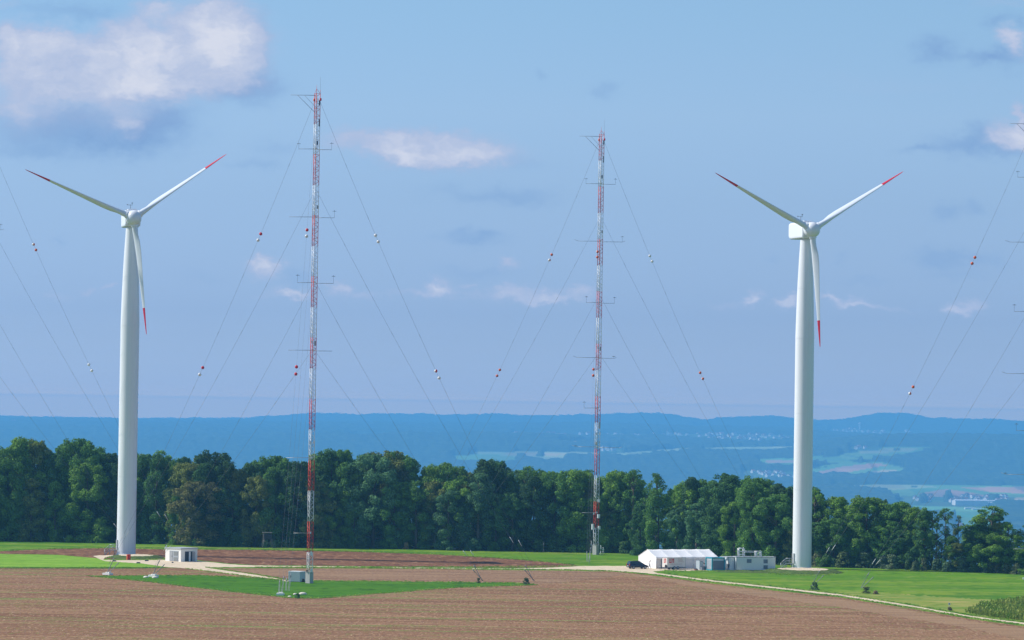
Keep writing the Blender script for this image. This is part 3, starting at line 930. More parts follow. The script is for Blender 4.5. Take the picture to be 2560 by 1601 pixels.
trees.sort(key=lambda t: t[0] if t[0] >= 315 else -1000 - t[0])
ROWN = ["front row", "middle row", "back row"]
FORM = {"dense": "bushy", "column": "narrow", "airy": "sparse", "broad": "spreading"}
cnt = {}
for (px, row, H, pi, ti, g, wm) in trees:
    kind, P = PROT[pi]
    if pi in pused:
        o = copy_tree(P)
    else:
        o = P
        pused.add(pi)
    o.location = g
    o.rotation_euler = (0, 0, trng.uniform(0, 6.28))
    s = H / 20.0
    w = wm * (.5 * s + .5)
    o.scale = (w, w, s)
    tint, tn = TINTS[ti]
    tint = [q * TINTF for q in tint]
    for ch in o.children:
        j = trng.uniform(.88, 1.14)
        ch.color = (tint[0] * j, tint[1] * j, tint[2] * j, 1)
    li = max(i for i, (lx, _, _) in enumerate(LAND) if lx <= px or i == 0)
    key = (li, row)
    cnt[key] = cnt.get(key, 0) + 1
    ordn = ["first", "second", "third", "fourth", "fifth", "sixth", "seventh", "eighth", "ninth", "tenth", "eleventh", "twelfth", "thirteenth", "fourteenth", "fifteenth"][cnt[key] - 1]
    tag(o, "%s %s tree, %s in %s from %s" % (FORM[kind], tn, ordn, ROWN[row], LAND[li][1]), "tree", "trees of the wood edge")

sh = [(2025, 22), (2053, 40), (2082, 26), (2107, 34), (2128, 20), (2158, 44), (2182, 30), (2212, 36), (2232, 34), (2268, 32), (2290, 24), (2312, 28), (2346, 34), (2366, 20), (2402, 34), (2430, 26), (2462, 24), (2492, 28), (2520, 26), (2548, 30)]
sw = ["just right of the right turbine tower", "second right of the right turbine", "third right of the right turbine", "fourth right of the right turbine"]
OR = ["first", "second", "third", "fourth", "fifth", "sixth", "seventh", "eighth", "ninth", "tenth", "eleventh", "twelfth", "thirteenth", "fourteenth", "fifteenth", "sixteenth", "seventeenth", "eighteenth", "nineteenth", "twentieth"]
bused = set()


def shrub(px, py, hpx, pi, tint, label, wide=1.0, group=None):
    P = BUSHP[pi]
    if pi in bused:
        o = copy_tree(P)
    else:
        o = P
        bused.add(pi)
    g = gp(px, py)
    s = hpx / ppm(g) / 4.0
    o.location = g
    o.rotation_euler = (0, 0, trng.uniform(0, 6.28))
    o.scale = (s * wide, s * wide, s)
    for ch in o.children:
        ch.color = (*[q * 2.3 for q in tint], 1)
    tag(o, label, "bush", group)
    return o


for i, (px, h) in enumerate(sh):
    t = (0.095, 0.125, 0.072) if i % 3 else (0.075, 0.115, 0.055)
    shrub(px + trng.uniform(-7, 7), interp(BASE, px) + trng.uniform(.2, 2.2), h * trng.uniform(.75, 1.2), i % 3, [q * trng.uniform(.7, 1.0) for q in t], "%s grey green shrub, %s from the cabin turbine along the meadow edge" % ("tall" if h > 33 else "low", OR[i]), trng.uniform(.8, 1.7), "shrubs along the meadow edge")
for i, px in enumerate((95, 250, 345, 372, 600, 690, 900, 1180, 1300, 1345, 1390, 1560, 1780, 1960)):
    li = max(k for k, (lx, _, _) in enumerate(LAND) if lx <= px or k == 0)
    shrub(px, interp(BASE, px) + .3, trng.uniform(22, 42), i % 3, (0.05 * trng.uniform(.8, 1.3), 0.095, 0.032), "low dark green shrub at the tree foot, %s, going from %s" % ("nearer" if i % 2 else "farther", LAND[li][1]), 1.4, "shrubs at the foot of the trees")
shrub(1016, 1373.5, 17, 1, (0.20, 0.15, 0.085), "tan dried bush before the trees, beside a leaning anchor strut", 1.0)
shrub(1094, 1375, 15, 0, (0.06, 0.10, 0.035), "small rounded green bush before the trees, nearest the drum mast", 1.1)
shrub(2036, 1475, 20, 1, (0.07, 0.11, 0.05), "round green bush on the meadow just below the cabin turbine", 1.2)
shrub(2166, 1484, 17, 2, (0.10, 0.115, 0.05), "scrubby bush with dry stalks on the meadow, farther from the cabin turbine", 1.9)
shrub(2189, 1486, 9, 0, (0.16, 0.12, 0.08), "low brown brush heap touching the scrubby bush on the meadow", 2.2)
shrub(2374, 1527, 9, 0, (0.12, 0.10, 0.06), "little brown brush heap under the signpost by the track", 2.0)
shrub(1196, 1458, 13, 2, (0.10, 0.10, 0.06), "dark tuft at the inner anchor before the clover tip", 1.2)
shrub(1315, 1461, 16, 1, (0.08, 0.10, 0.055), "dark tuft at the outermost anchor on the clover tip", 1.3)
shrub(757, 1456, 9, 0, (0.16, 0.11, 0.06), "reddish dry weeds between the grey container and concrete mast plinth", 1.6)
shrub(744, 1496, 12, 1, (0.05, 0.10, 0.045), "small green weeds at the anchor below the grey container", 1.3)

# grass tufts along the field borders
TUFT = []
trn = np.random.RandomState(12)
for line, n_ in (([(222, 1441), (480, 1439), (640, 1445), (729, 1454), (783, 1453), (998, 1454.5), (1280, 1458), (1342, 1462.5)], 900), ([(1342, 1463), (1141, 1469.5), (1069, 1475), (926, 1486), (819, 1495), (729, 1495.5), (640, 1486.5), (501, 1471), (358, 1453.5), (235, 1442)], 1300),
                 ([(0, 1421), (410, 1420)], 700), ([(640, 1420), (900, 1420.8), (1280, 1424.6), (1400, 1425), (1530, 1428.5), (1640, 1438), (1781, 1456.5), (1920, 1472), (2099, 1492), (2278, 1520), (2421, 1545), (2560, 1563)], 2600),
                 ([(1660, 1427.5), (1700, 1428.5), (1990, 1428)], 500), ([(1660, 1433), (1700, 1440), (1781, 1450.5), (1920, 1465.5), (2099, 1485.5), (2278, 1513), (2421, 1538), (2560, 1556)], 1800),
                 ([(0, 1378), (107, 1373.6), (286, 1370.2), (640, 1375), (890, 1379.5), (1069, 1385.5), (1280, 1398), (1434, 1412)], 1600), ([(640, 1418.6), (1000, 1419.4), (1440, 1416)], 900), ([(262, 1399), (280, 1392), (338, 1400.5), (410, 1399), (420, 1395)], 350),
                 ([(1925, 1434), (1960, 1437.5), (2010, 1439), (2070, 1437.5), (2105, 1432.5)], 500), ([(465, 1421.8), (560, 1434), (640, 1444.5), (700, 1452.5)], 350), ([(515, 1419.2), (640, 1437), (727, 1451.5)], 350)):
    L_ = [0]
    for (xa, ya), (xb, yb) in zip(line, line[1:]):
        L_.append(L_[-1] + abs(xb - xa) + abs(yb - ya))
    for t_ in trn.rand(n_ // 2) * L_[-1]:
        px_ = np.interp(t_, L_, [q[0] for q in line])
        py_ = np.interp(t_, L_, [q[1] for q in line]) + trn.normal() * .55
        g_ = gp(px_, py_)
        for q in range(4):
            th = trn.rand() * 3.14
            wv, hv = trn.uniform(.10, .30), trn.uniform(.05, .20)
            ox, oy = trn.normal(size=2) * .25
            dx, dy = math.cos(th) * wv, math.sin(th) * wv
            TUFT += [(g_.x + ox - dx * .4, g_.y + oy - dy * .4, 0), (g_.x + ox + dx * .4, g_.y + oy + dy * .4, 0), (g_.x + ox + dx, g_.y + oy + dy, hv), (g_.x + ox - dx, g_.y + oy - dy, hv * .8)]
TUFT = np.array(TUFT)
M_tuft = leafmat("tuft_blades", (0.16, 0.36, 0.03), (0.42, 0.50, 0.12), objcol=False, scale=.08)
tf = fastmesh("grass_tufts", TUFT, np.arange(len(TUFT)).reshape(-1, 4), M_tuft)
C.objects.link(tf)
tag(tf, "ragged grass tufts along the edges of fields and gravel tracks", "grass", kind="stuff")

# maize
mrng = np.random.RandomState(4)
V, n0 = [], 0
cornpoly = [(2412, 1532), (2425, 1526), (2450, 1519), (2500, 1512), (2560, 1505), (2760, 1492), (2760, 1590), (2560, 1553), (2500, 1546), (2450, 1540)]
for k in range(9000):
    px, py = mrng.uniform(2405, 2760), mrng.uniform(1490, 1590)
    if not inpoly(np.array([px]), np.array([py]), cornpoly)[0]:
        continue
    g = gp(px, py)
    h = mrng.uniform(.7, 1.35) * (1.0 if px > 2450 else .6)
    for q in range(5):
        th = mrng.rand() * 6.28
        z0 = h * (.1 + .16 * q)
        L = .55 * mrng.uniform(.6, 1.1)
        wv = .07
        dx, dy = math.cos(th), math.sin(th)
        V += [(g.x - dy * wv, g.y + dx * wv, z0), (g.x + dy * wv, g.y - dx * wv, z0), (g.x + dx * L * .6 + dy * wv, g.y + dy * L * .6 - dx * wv, z0 + L * .75), (g.x + dx * L * .6 - dy * wv, g.y + dy * L * .6 + dx * wv, z0 + L * .75)]
    V += [(g.x - .04, g.y, 0), (g.x + .04, g.y, 0), (g.x + .04, g.y, h), (g.x - .04, g.y, h)]
V = np.array(V)
mz = fastmesh("maize_crop", V, np.arange(len(V)).reshape(-1, 4), M_maize)
C.objects.link(mz)
tag(mz, "green maize crop above the gravel track", "maize", kind="stuff")

# ------------------------------------------------------------------ wind turbines
def turbine(px, py, scale_nom, yaw, bl_, label):
    g = gp(px, py)
    s = scale_nom / ppm(g)
    r = empty("wind_turbine", g, 0, s)
    tag(r, label, "wind turbine", "wind turbines")
    prof = [(2.06, .0), (2.05, 10), (2.04, 30), (2.03, 49.75)]
    tw = MB().lathe([(2.22, -.3), (2.22, .22), (2.08, .24)], n=48).lathe(prof, n=48)
    tw.lathe([(2.0, 49.75), (2.0, 49.83)], n=48, cap=False).lathe([(2.04, 49.83), (1.98, 52.5), (1.87, 57), (1.70, 62), (1.49, 66.5), (1.24, 71.0), (1.24, 71.35)], n=48)
    for z in (17, 33.5, 60.5):
        rr = interp([(b_, a_) for a_, b_ in prof + [(1.98, 52.5), (1.70, 62)]], z) if z < 50 else 1.755
        tw.lathe([(rr + .012, z), (rr + .012, z + .07)], n=48, cap=False)
    tower = tw.build("tower", M_tower, r)
    MB().lathe([(2.06, 49.74), (2.06, 49.84)], n=48, cap=False).build("flange", M_tower, tower)
    # door and stair on the left flank
    d = MB()
    da = R(202)
    for k, (rr, w2, z0, z1) in enumerate(((2.10, .50, 1.15, 3.3),)):
        cx, cy = rr * math.cos(da), rr * math.sin(da)
        tx, ty = -math.sin(da), math.cos(da)
        nx, ny = math.cos(da), math.sin(da)
        q = [(cx - tx * w2 - nx * .1, cy - ty * w2 - ny * .1), (cx + tx * w2 - nx * .1, cy + ty * w2 - ny * .1), (cx + tx * w2 + nx * .06, cy + ty * w2 + ny * .06), (cx - tx * w2 + nx * .06, cy - ty * w2 + ny * .06)]
        d.rings([[(a_, b_, z0) for a_, b_ in q], [(a_, b_, z1) for a_, b_ in q]], smooth=False)
    do = d.build("door", M_door, r)
    MB().tube((cx + nx * .1 - tx * .35, cy + ny * .1 - ty * .35, 2.1), (cx + nx * .1 - tx * .35, cy + ny * .1 - ty * .35, 2.35), .03).build("handle", M_darksteel, do)
    st = MB()
    px0 = -2.0
    st.box((px0 - .75, -.75, 1.08), (1.5, 1.2, .10))
    for sy in (-1.3, -.2):
        st.tube((px0 - 1.45, sy, 0), (px0 - 1.45, sy, 1.05), .05)
        st.tube((px0 - .35, sy, 0), (px0 - .35, sy, 1.05), .05)
        st.tube((px0 - 1.5, sy, 1.08), (px0 - 2.6, sy, .0), .07)
    for k in range(5):
        f = (k + .5) / 5
        st.box((px0 - 1.5 - 1.1 * f, -.75, 1.08 * (1 - f)), (.28, 1.1, .05))
    sto = st.build("stair", M_steel, r)
    hr = MB()
    for sy in (-1.32, -.18):
        for hh in (.55, 1.1):
            hr.tube((px0 - .1, sy, 1.1 + hh), (px0 - 1.5, sy, 1.1 + hh), .035)
            hr.tube((px0 - 1.5, sy, 1.1 + hh), (px0 - 2.6, sy, .05 + hh), .035)
        for q in (.1, .8, 1.5):
            hr.tube((px0 - q, sy, 1.1), (px0 - q, sy, 2.2), .035)
        hr.tube((px0 - 2.6, sy, 0), (px0 - 2.6, sy, 1.15), .035)
    hr.build("handrail", M_steel, sto)
    # nacelle
    cy_, sy_ = math.cos(yaw), math.sin(yaw)

    def W(x, y, z):
        return Vector((x * cy_ - y * sy_, x * sy_ + y * cy_, z))

    def sec(y, w, z0, z1, e=5.0, n=28):
        out = []
        for i in range(n):
            t = 2 * math.pi * i / n
            c, s_ = math.cos(t), math.sin(t)
            out.append(W(abs(c) ** (2 / e) * math.copysign(w / 2, c), y, (z0 + z1) / 2 + abs(s_) ** (2 / e) * math.copysign((z1 - z0) / 2, s_)))
        return out
    nb = MB().rings([sec(-2.0, 3.0, 71.5, 74.75, 7), sec(-1.85, 3.35, 71.32, 74.92, 9), sec(5.3, 3.35, 71.30, 74.92, 9), sec(6.2, 3.1, 71.7, 74.8, 8)], smooth=False)
    nb.rings([sec(-1.0, 1.9, 74.85, 75.2, 5), sec(2.4, 1.9, 74.85, 75.2, 5)], smooth=False)
    na = nb.build("nacelle", M_white, r)
    MB().lathe([(1.30, 71.15), (1.45, 71.2), (1.45, 71.5)], n=32).build("yaw_collar", M_steel, r)
    wv = MB().tube(W(0.1, 3.4, 74.9), W(0.1, 3.4, 76.4), .05).tube(W(-.6, 3.4, 76.25), W(.5, 3.4, 76.25), .035).sphere(W(-.6, 3.4, 76.3), .12, 8).tube(W(.45, 3.4, 76.2), W(.45, 3.4, 76.75), .04).box(W(.45, 3.4, 76.7), (.3, .12, .16))
    wv.tube(W(-.7, 4.6, 74.9), W(-.7, 4.6, 75.35), .1)
    wv.build("wind_vane", M_darksteel, na)
    # hub
    axis = Matrix.Rotation(yaw, 4, "Z") @ Matrix.Translation((0, -3.45, 73.1)) @ Matrix.Rotation(R(90), 4, "X")
    hb = MB().lathe([(1.45, -1.45), (1.62, -1.0), (1.68, -.5), (1.68, 0), (1.60, .5), (1.44, .90), (1.20, 1.22), (.86, 1.48), (.44, 1.63), (.02, 1.68)], n=32, axis=axis)
    hb.build("hub", M_white, r)
    hc = Vector((0, -3.45, 73.1))
    for k in range(3):
        t = R(bl_[k][0])
        rs_ = bl_[k][1] / 25.15
        e = Vector((math.sin(t), 0, math.cos(t)))
        a = Vector((0, -1, 0))
        gg = e.cross(a)
        p = R(57)
        c = gg * math.cos(p) + a * math.sin(p) * (-1 if k == 1 else 1)  # lower blade's pitch reversed so that its visible face catches the sun
        nn = e.cross(c)
        tabb = [(1.0, 1.24, 1.24, 0), (2.6, 1.24, 1.24, 0), (3.6, 1.35, 1.0, .08), (5.2, 1.68, .76, .18), (7, 1.72, .58, .2), (10, 1.48, .42, .2), (14, 1.16, .30, .18), (18, .86, .21, .15), (19.4, .74, .19, .13)]
        tabt = [(19.4, .74, .19, .13), (22, .48, .13, .1), (24, .30, .08, .06), (24.8, .2, .05, .03), (25.15, .05, .02, 0)]

        def ring(rr, ch_, th_, off, n=20):
            out = []
            for i in range(n):
                u = 2 * math.pi * i / n
                cx_ = math.cos(u) * ch_ / 2 - off * ch_
                ty_ = math.sin(u) * th_ / 2 * (1 if ch_ - th_ < .05 else (1 + .55 * math.cos(u)) / 1.2)
                q = hc + e * (1 + (rr - 1) * rs_) + c * cx_ + nn * ty_ + a * (rr * .012)
                out.append(W(q.x, q.y, q.z))
            return out
        bl = MB().rings([ring(*q) for q in tabb]).build("blade", M_bladewhite, r)
        MB().rings([ring(1.45, 1.52, 1.52, 0), ring(1.50, 1.58, 1.58, 0), ring(1.82, 1.58, 1.58, 0), ring(1.86, 1.50, 1.50, 0)], smooth=False).build("root_collar", M_white, bl)
        MB().rings([ring(*q) for q in tabt]).build("blade_tip", M_redtip, bl)
    return r


turbine(315, 1388, 11.5, R(13), ((54.1, 24.65), (172.9, 25.45), (292.5, 25.7)), "white wind turbine with red blade tips beside the small white hut")
turbine(2004.5, 1422, 11.56, R(18), ((57.7, 24.85), (175.4, 25.4), (296.9, 25.5)), "white wind turbine with red blade tips beside the long cream cabin")


def mound(name, cpx, cpy, rx, ry, h, label, ms, seed):
    g = gp(cpx, cpy)
    rng = random.Random(seed)
    b = MB()
    n = 48
    rs = []
    ph = rng.random() * 6
    for q, z in ((1.0, -.05), (.90, h * .35), (.78, h * .8), (.60, h), (.3, h * 1.02)):
        rs.append([(rx * q * math.cos(2 * math.pi * i / n) * (1 + .06 * math.sin(3 * 2 * math.pi * i / n + ph) + .02 * rng.uniform(-1, 1)), ry * q * math.sin(2 * math.pi * i / n), z + rng.uniform(-.05, .05) * (z > 0)) for i in range(n)])
    b.rings(rs[:4], 0, cap=False)
    b.rings([rs[3], rs[4]], 1, cap=False)
    b.f.append(tuple(len(b.v) - n + i for i in range(n)))
    b.m.append(1)
    b.sm.append(False)
    o = b.build(name, ms, loc=g)
    tag(o, label, "earth bank", kind="structure")
    return o


mound("earth_bank", 338, 1394.5, 6.4, 9.5, .55, "low weedy earth bank round the foot of the hut turbine", [M_weeds, M_gravel], 1)
mound("earth_bank", 2010, 1430.5, 9.2, 12, .65, "raised earth pad with dark weedy edge under the cabin turbine", [M_weeds, M_gravel], 2)
mound("earth_bank", 1880, 1430.5, 9, 6, .12, "low worn soil strip in front of the cream cabin", [M_weeds, M_weeds], 3)

# ------------------------------------------------------------------ guyed masts
LEG = [R(262), R(22), R(142)]
LP = [(.66 * math.cos(a_), .66 * math.sin(a_)) for a_ in LEG]
SECH = 6.15


def section_mesh(name, m, h):
    b = MB()
    for x_, y_ in LP:
        b.tube((x_, y_, 0), (x_, y_, h), .075, n=6)
    nb = max(1, round(h / 1.54))
    for k in range(nb):
        z0, z1 = h * k / nb, h * (k + 1) / nb
        for i in range(3):
            a_, c_ = LP[i], LP[(i + 1) % 3]
            if (k + i) % 2:
                a_, c_ = c_, a_
            b.tube((*a_, z0 + .05), (*c_, (z0 + z1) / 2), .025, n=4)
            b.tube((*c_, (z0 + z1) / 2), (*a_, z1 - .05), .025, n=4)
            b.tube((*LP[i], z1), (*LP[(i + 1) % 3], z1), .02, n=4)
    for x_, y_ in LP:
        b.tube((x_, y_, h - .1), (x_, y_, h), .08, n=6)
    return b.build(name, m)


S_red = section_mesh("lattice_section", M_mastred, SECH)
S_white = section_mesh("lattice_section", M_mastwhite, SECH)
S_base = section_mesh("lattice_section", M_mastwhite, 4.0)
secused = set()
GUYDIR = [R(266.8), R(24), R(150.5)]


def ball_mesh(kind):
    ma, mb = {"rw": (M_ballred, M_ballwhite), "w": (M_ballwhite, M_ballwhite), "r": (M_ballred, M_ballred), "o": (M_ballorange, M_ballorange), "ow": (M_ballorange, M_ballwhite)}[kind]
    b = MB()
    n, rr = 14, .33
    for s_ in (0, 1):
        rs = []
        for j in range(6):
            t = math.pi / 2 * j / 5
            x_ = math.cos(t) * rr
            rad = max(math.sin(t) * rr, .002)
            x_ = x_ if s_ == 0 else -x_
            rs.append([(x_, rad * math.cos(2 * math.pi * i / n), rad * math.sin(2 * math.pi * i / n)) for i in range(n)])
        b.rings(rs, s_, cap=False)
    return b.build("marker_ball", [ma, mb])


BALLS = {}


def mast(px, py, nom, label, booms, ballcols, boxes=(), sag=1.0, guys=(0, 1, 2), extra=None):
    g = gp(px, py)
    s = nom / ppm(g)
    r = empty("guyed_mast", g, 0, s)
    tag(r, label, "lattice mast", "red and white guyed measuring masts")
    b = MB().box((.02, .02, 1.1), (1.12, 1.12, 2.2), R(-38)).box((.02, .02, 2.24), (1.2, 1.2, .1), R(-38))
    b.build("concrete_plinth", M_concrete, r)
    seq = [(2.25, S_base)] + [(6.25 + SECH * k, S_red if k % 2 == 0 else S_white) for k in range(15)]
    for z, o in seq:
        if o.name in secused:
            o = o.copy()
            C.objects.link(o)
        secused.add(o.name)
        o.parent = r
        o.location = (0, 0, z)
    H = 98.5
    b = MB()
    b.tube((LP[0][0], LP[0][1] + .3, H - 1.5), (LP[0][0] + .02, LP[0][1] + .3, H + 1.7), .07, .02)
    for x_, y_ in LP:
        b.tube((x_, y_, H), (LP[0][0], LP[0][1] + .3, H + .9), .03)
    b.tube((LP[1][0], LP[1][1], H), (LP[1][0], LP[1][1], H + .7), .05)
    b.build("lightning_spike", M_mastred, r)
    MB().tube((LP[1][0], LP[1][1], H), (LP[1][0], LP[1][1], H + 3.4), .018).build("whip_antenna", M_darksteel, r)
    for x_, y_, z_ in ((LP[2][0] - .05, LP[2][1] - .1, H - 1.3), (LP[1][0] + .1, LP[1][1] - .1, H - 1.2)):
        MB().lathe([(.17, -.25), (.2, -.15), (.2, .2), (.12, .3)], c=(x_, y_, z_), n=12).build("warning_lamp", M_ballorange if x_ < 0 else M_ballred, r)
    lad = MB().tube((.28, .02, 2), (.28, .02, H - 2), .02, n=4).tube((-.12, .12, 2), (-.12, .12, H - 2), .014, n=4).tube((.05, .25, 2), (.05, .25, H - 1), .02, n=4)
    for k in range(160):
        lad.tube((.28, .02, 2.2 + .6 * k), (-.12, .12, 2.2 + .6 * k), .010, n=3, cap=False)
    lad.build("ladder", M_darksteel, r)
    for z, xl, xr, pl, pr, cl in booms:
        b = MB()
        cxl = LP[2][0] + .3
        if xl:
            b.tube((cxl, -.2, z), (xl, -.35, z - (.05 if cl != "t" else 0)), .055, .04, n=6)
        if xr:
            b.tube((.3, -.1, z - .12), (xr, -.3, z - .12), .055, .04, n=6)
        if cl == "t":
            b.tube((xl * .74, -.35, z), (LP[2][0], -.1, z - 3.3), .045, n=6).tube((xl * .48, -.3, z), (LP[2][0] + .2, -.1, z - 2.3), .03, n=6)
        if cl == "u":
            b.tube((xl, -.35, z), (xl - .9, -.35, z + .30), .035)
            b.tube((xr, -.3, z - .12), (xr + .7, -.3, z + .1), .035)
        o = b.build("instrument_boom", M_steel if z < 30 else M_boomsteel, r)
        for xe, ph_, yy in ((xl, pl, -.35), (xr, pr, -.3)):
            if xe and ph_:
                a_ = MB().tube((xe, yy, z - .12), (xe, yy, z + ph_), .022, n=5).tube((xe - .28, yy, z + ph_), (xe + .28, yy, z + ph_), .022, n=4)
                for q in (-.28, .28):
                    a_.sphere((xe + q, yy, z + ph_), .07, 6)
                a_.tube((xe, yy, z + ph_ - .05), (xe, yy, z + ph_ + .18), .06, n=8)
                a_.build("anemometer", M_darksteel, o)
        if z < 97:
            MB().box((0, -.45, z + .05), (.5, .3, .35)).build("junction_box", M_mastwhite, o)
    for x_, y_, z_, sx, sz, mm in boxes:
        if sx > .45:
            MB().lathe([(sx / 2, -sz / 2), (sx / 2, sz / 2)], c=(x_, y_, z_), n=14).tube((x_, y_, z_), (x_ * .5, y_ * .5, z_), .04).build("instrument_drum", mm, r)
        else:
            MB().box((x_, y_, z_), (sx, .25, sz)).build("instrument_box", mm, r)
    # guys
    for gi in guys:
        d = Vector((math.cos(GUYDIR[gi]), math.sin(GUYDIR[gi]), 0))
        for zi, (z, rad, sg) in enumerate(((96.9, 49.5, .030), (78.2, 49.3, .022), (59.9, 38.0, .018), (46.4, 37.8, .013))):
            top = Vector((LP[gi][0], LP[gi][1], z))
            bot = d * rad + Vector((0, 0, 2.3 if zi in (0, 2) else 1.8)) + Vector((-d.y, d.x, 0)) * (.35 if zi % 2 else -.35)
            L = (top - bot).length

            def P(t):
                q = top.lerp(bot, t)
                q.z -= 4 * t * (1 - t) * L * sg * sag
                return q
            b = MB()
            K = 26
            for k in range(K):
                b.tube(P(k / K), P((k + 1) / K), .012 if gi == 0 else .019, n=4, cap=False)
            # insulators along the rope
            for f in (.12, .22, .34, .46, .58, .70, .82):
                q = P(f)
                dd = (P(f + .004) - q).normalized() * .45
                b.tube(q - dd, q + dd, .018 if gi == 0 else .03, n=5)
            wo = b.build("guy_wire", M_wire, r)
            for f in (() if gi == 0 else (.93,) if zi % 2 == 0 else (.90,)):
                q = P(f)
                dd = (P(f + .004) - q).normalized()
                MB().tube(q - dd * .7, q + dd * .7, .055, n=8).build("cable_sleeve", M_sleeve, wo)
            if zi == 0:
                for bz, kind in zip((70.3, 69.0, 43.0, 41.7), ballcols[gi]):
                    t = min(range(400), key=lambda k_: abs(P(k_ / 400).z - bz)) / 400
                    if kind not in BALLS:
                        BALLS[kind] = ball_mesh(kind)
                        bo = BALLS[kind]
                    else:
                        bo = BALLS[kind].copy()
                        C.objects.link(bo)
                    bo.parent = wo
                    bo.location = P(t)
                    bo.rotation_euler = (0, 0, (gi * 1.1 + bz * .7) % 6.28)
    return r


B1 = [(98.1, -5.3, 0, 0, 0, "t"), (87.3, -3.5, 3.1, 1.0, 1.15, ""), (73.6, -5.2, 3.9, 0, 1.2, ""), (60.4, -3.3, 3.9, 1.4, 1.3, ""), (46.8, -5.0, 3.9, 0, 0, ""), (25.2, -5.0, 0, 0, 0, ""), (10.1, -3.3, 0, 0, 0, "")]
B2 = [(98.0, -5.2, 0, 0, 0, "t"), (86.9, -3.5, 3.4, 1.1, 1.1, ""), (73.4, -5.1, 5.2, 0, 1.1, "u"), (59.0, -3.0, 3.6, 1.3, 1.2, ""), (46.1, -5.1, 3.6, 0, .3, "u"), (34.3, -3.2, 0, 1.3, 0, ""), (25.2, -5.0, 5.2, .2, 0, "u"), (9.8, -3.5, 0, 1.3, 0, "")]
B3 = [(98.0, -5.2, 0, 0, 0, "t"), (86.9, -3.5, 3.4, 1.1, 1.1, ""), (73.4, -5.1, 5.2, 0, 1.1, "u"), (59.0, -3.9, 3.6, 1.3, 1.2, ""), (46.1, -5.4, 3.6, 0, .3, "u"), (34.3, -3.2, 0, 1.3, 0, ""), (25.2, -5.3, 5.2, .2, 0, "u"), (9.8, -3.5, 0, 1.3, 0, "")]
BX = [(.25, -.6, 88.5, .3, .8, M_darksteel), (.55, -.1, 96.6, .3, .9, M_darksteel), (.55, -.1, 92.6, .22, 1.5, M_darksteel), (.45, -.2, 75.6, .28, .7, M_steel), (.4, -.3, 48.2, .34, 1.0, M_steel), (-.2, -.6, 48.4, .25, .5, M_mastwhite), (-.2, -.6, 28.3, .4, .5, M_mastwhite),
      (.55, -.3, 28.3, .34, .6, M_mastwhite)]
m1 = mast(773, 1459, 12.44, "tall red and white lattice mast on the green clover wedge", B1, [["rw", "w", "r", "rw"], ["w", "w", "rw", "w"], ["r", "w", "r", "w"]],
          BX + [(.35, -.55, 6.0, .38, .8, M_mastwhite), (.4, -.5, 2.6, .42, .7, M_conwall), (-.45, -.45, 2.5, .35, .35, M_darksteel)])
m2 = mast(1489, 1387, 10.67, "red and white lattice mast with white drums near its foot before the trees", B2, [["ow", "o", "o", "ow"], ["w", "w", "o", "ow"], ["o", "ow", "o", "o"]],
          BX + [(-.75, -.4, 6.5, .62, 1.3, M_conwall), (.75, -.4, 6.3, .62, .8, M_conwall), (.55, -.6, 9.0, .75, .9, M_conwall), (.6, -.5, 12.6, .55, .7, M_conwall), (-.6, -.5, 9.6, .3, .5, M_conwall), (.3, -.6, 16.5, .4, .5, M_steel), (.45, -.5, 30.3, .5, 1.6, M_steel), (-.2, -.5, 26, .4, .8, M_steel)], sag=1.1)
m3 = mast(2574, 1491, 12.05, "lattice mast beyond the maize, only boom tips and guy wires showing", B3, [["o", "o", "o", "o"], ["o", "o", "o", "o"], ["o", "o", "o", "ow"]], BX)
m4 = mast(-70, 1381, 11.0, "lattice mast beyond the mown field, only its guy wires showing", B2, [["o", "o", "w", "w"], ["ow", "o", "w", "w"], ["o", "o", "w", "w"]], BX)


def anchor(mobj, gi, rad, label, pad=True, dark=False):
    s = mobj.scale[0]
    d = Vector((math.cos(GUYDIR[gi]), math.sin(GUYDIR[gi]), 0))
    p = Vector(mobj.location) + d * rad * s
    r = empty("guy_anchor", p, 0)
    tag(r, label, "guy wire anchor", "guy wire anchors")
    if pad:
        MB().box((0, 0, .15), (1.7, 1.3, .5), GUYDIR[gi]).box((.1, -.1, .45), (.8, .7, .25), GUYDIR[gi]).build("concrete_pad", M_palecon if not dark else M_concrete, r)
    inn = -d
    side = Vector((-d.y, d.x, 0))
    for sg in (-1, 1):
        b = MB()
        a0 = side * sg * .25 + Vector((0, 0, .3))
        a1 = inn * (1.6 if sg > 0 else 2.1) + side * sg * .40 + Vector((0, 0, 3.1 if sg > 0 else 2.3))
        q = side * .12
        b.tube(a0 + q, a1 + q * .5, .04, n=5).tube(a0 - q, a1 - q * .5, .04, n=5)
        for k in range(7):
            t = (k + .5) / 7
            b.tube(a0.lerp(a1, t) + q, a0.lerp(a1, t + .07) - q, .03, n=4)
        b.tube(a1 - (a1 - a0).normalized() * .35, a1 + (a1 - a0).normalized() * .35, .09, n=7)
        b.build("strut", M_strut, r)
    return r


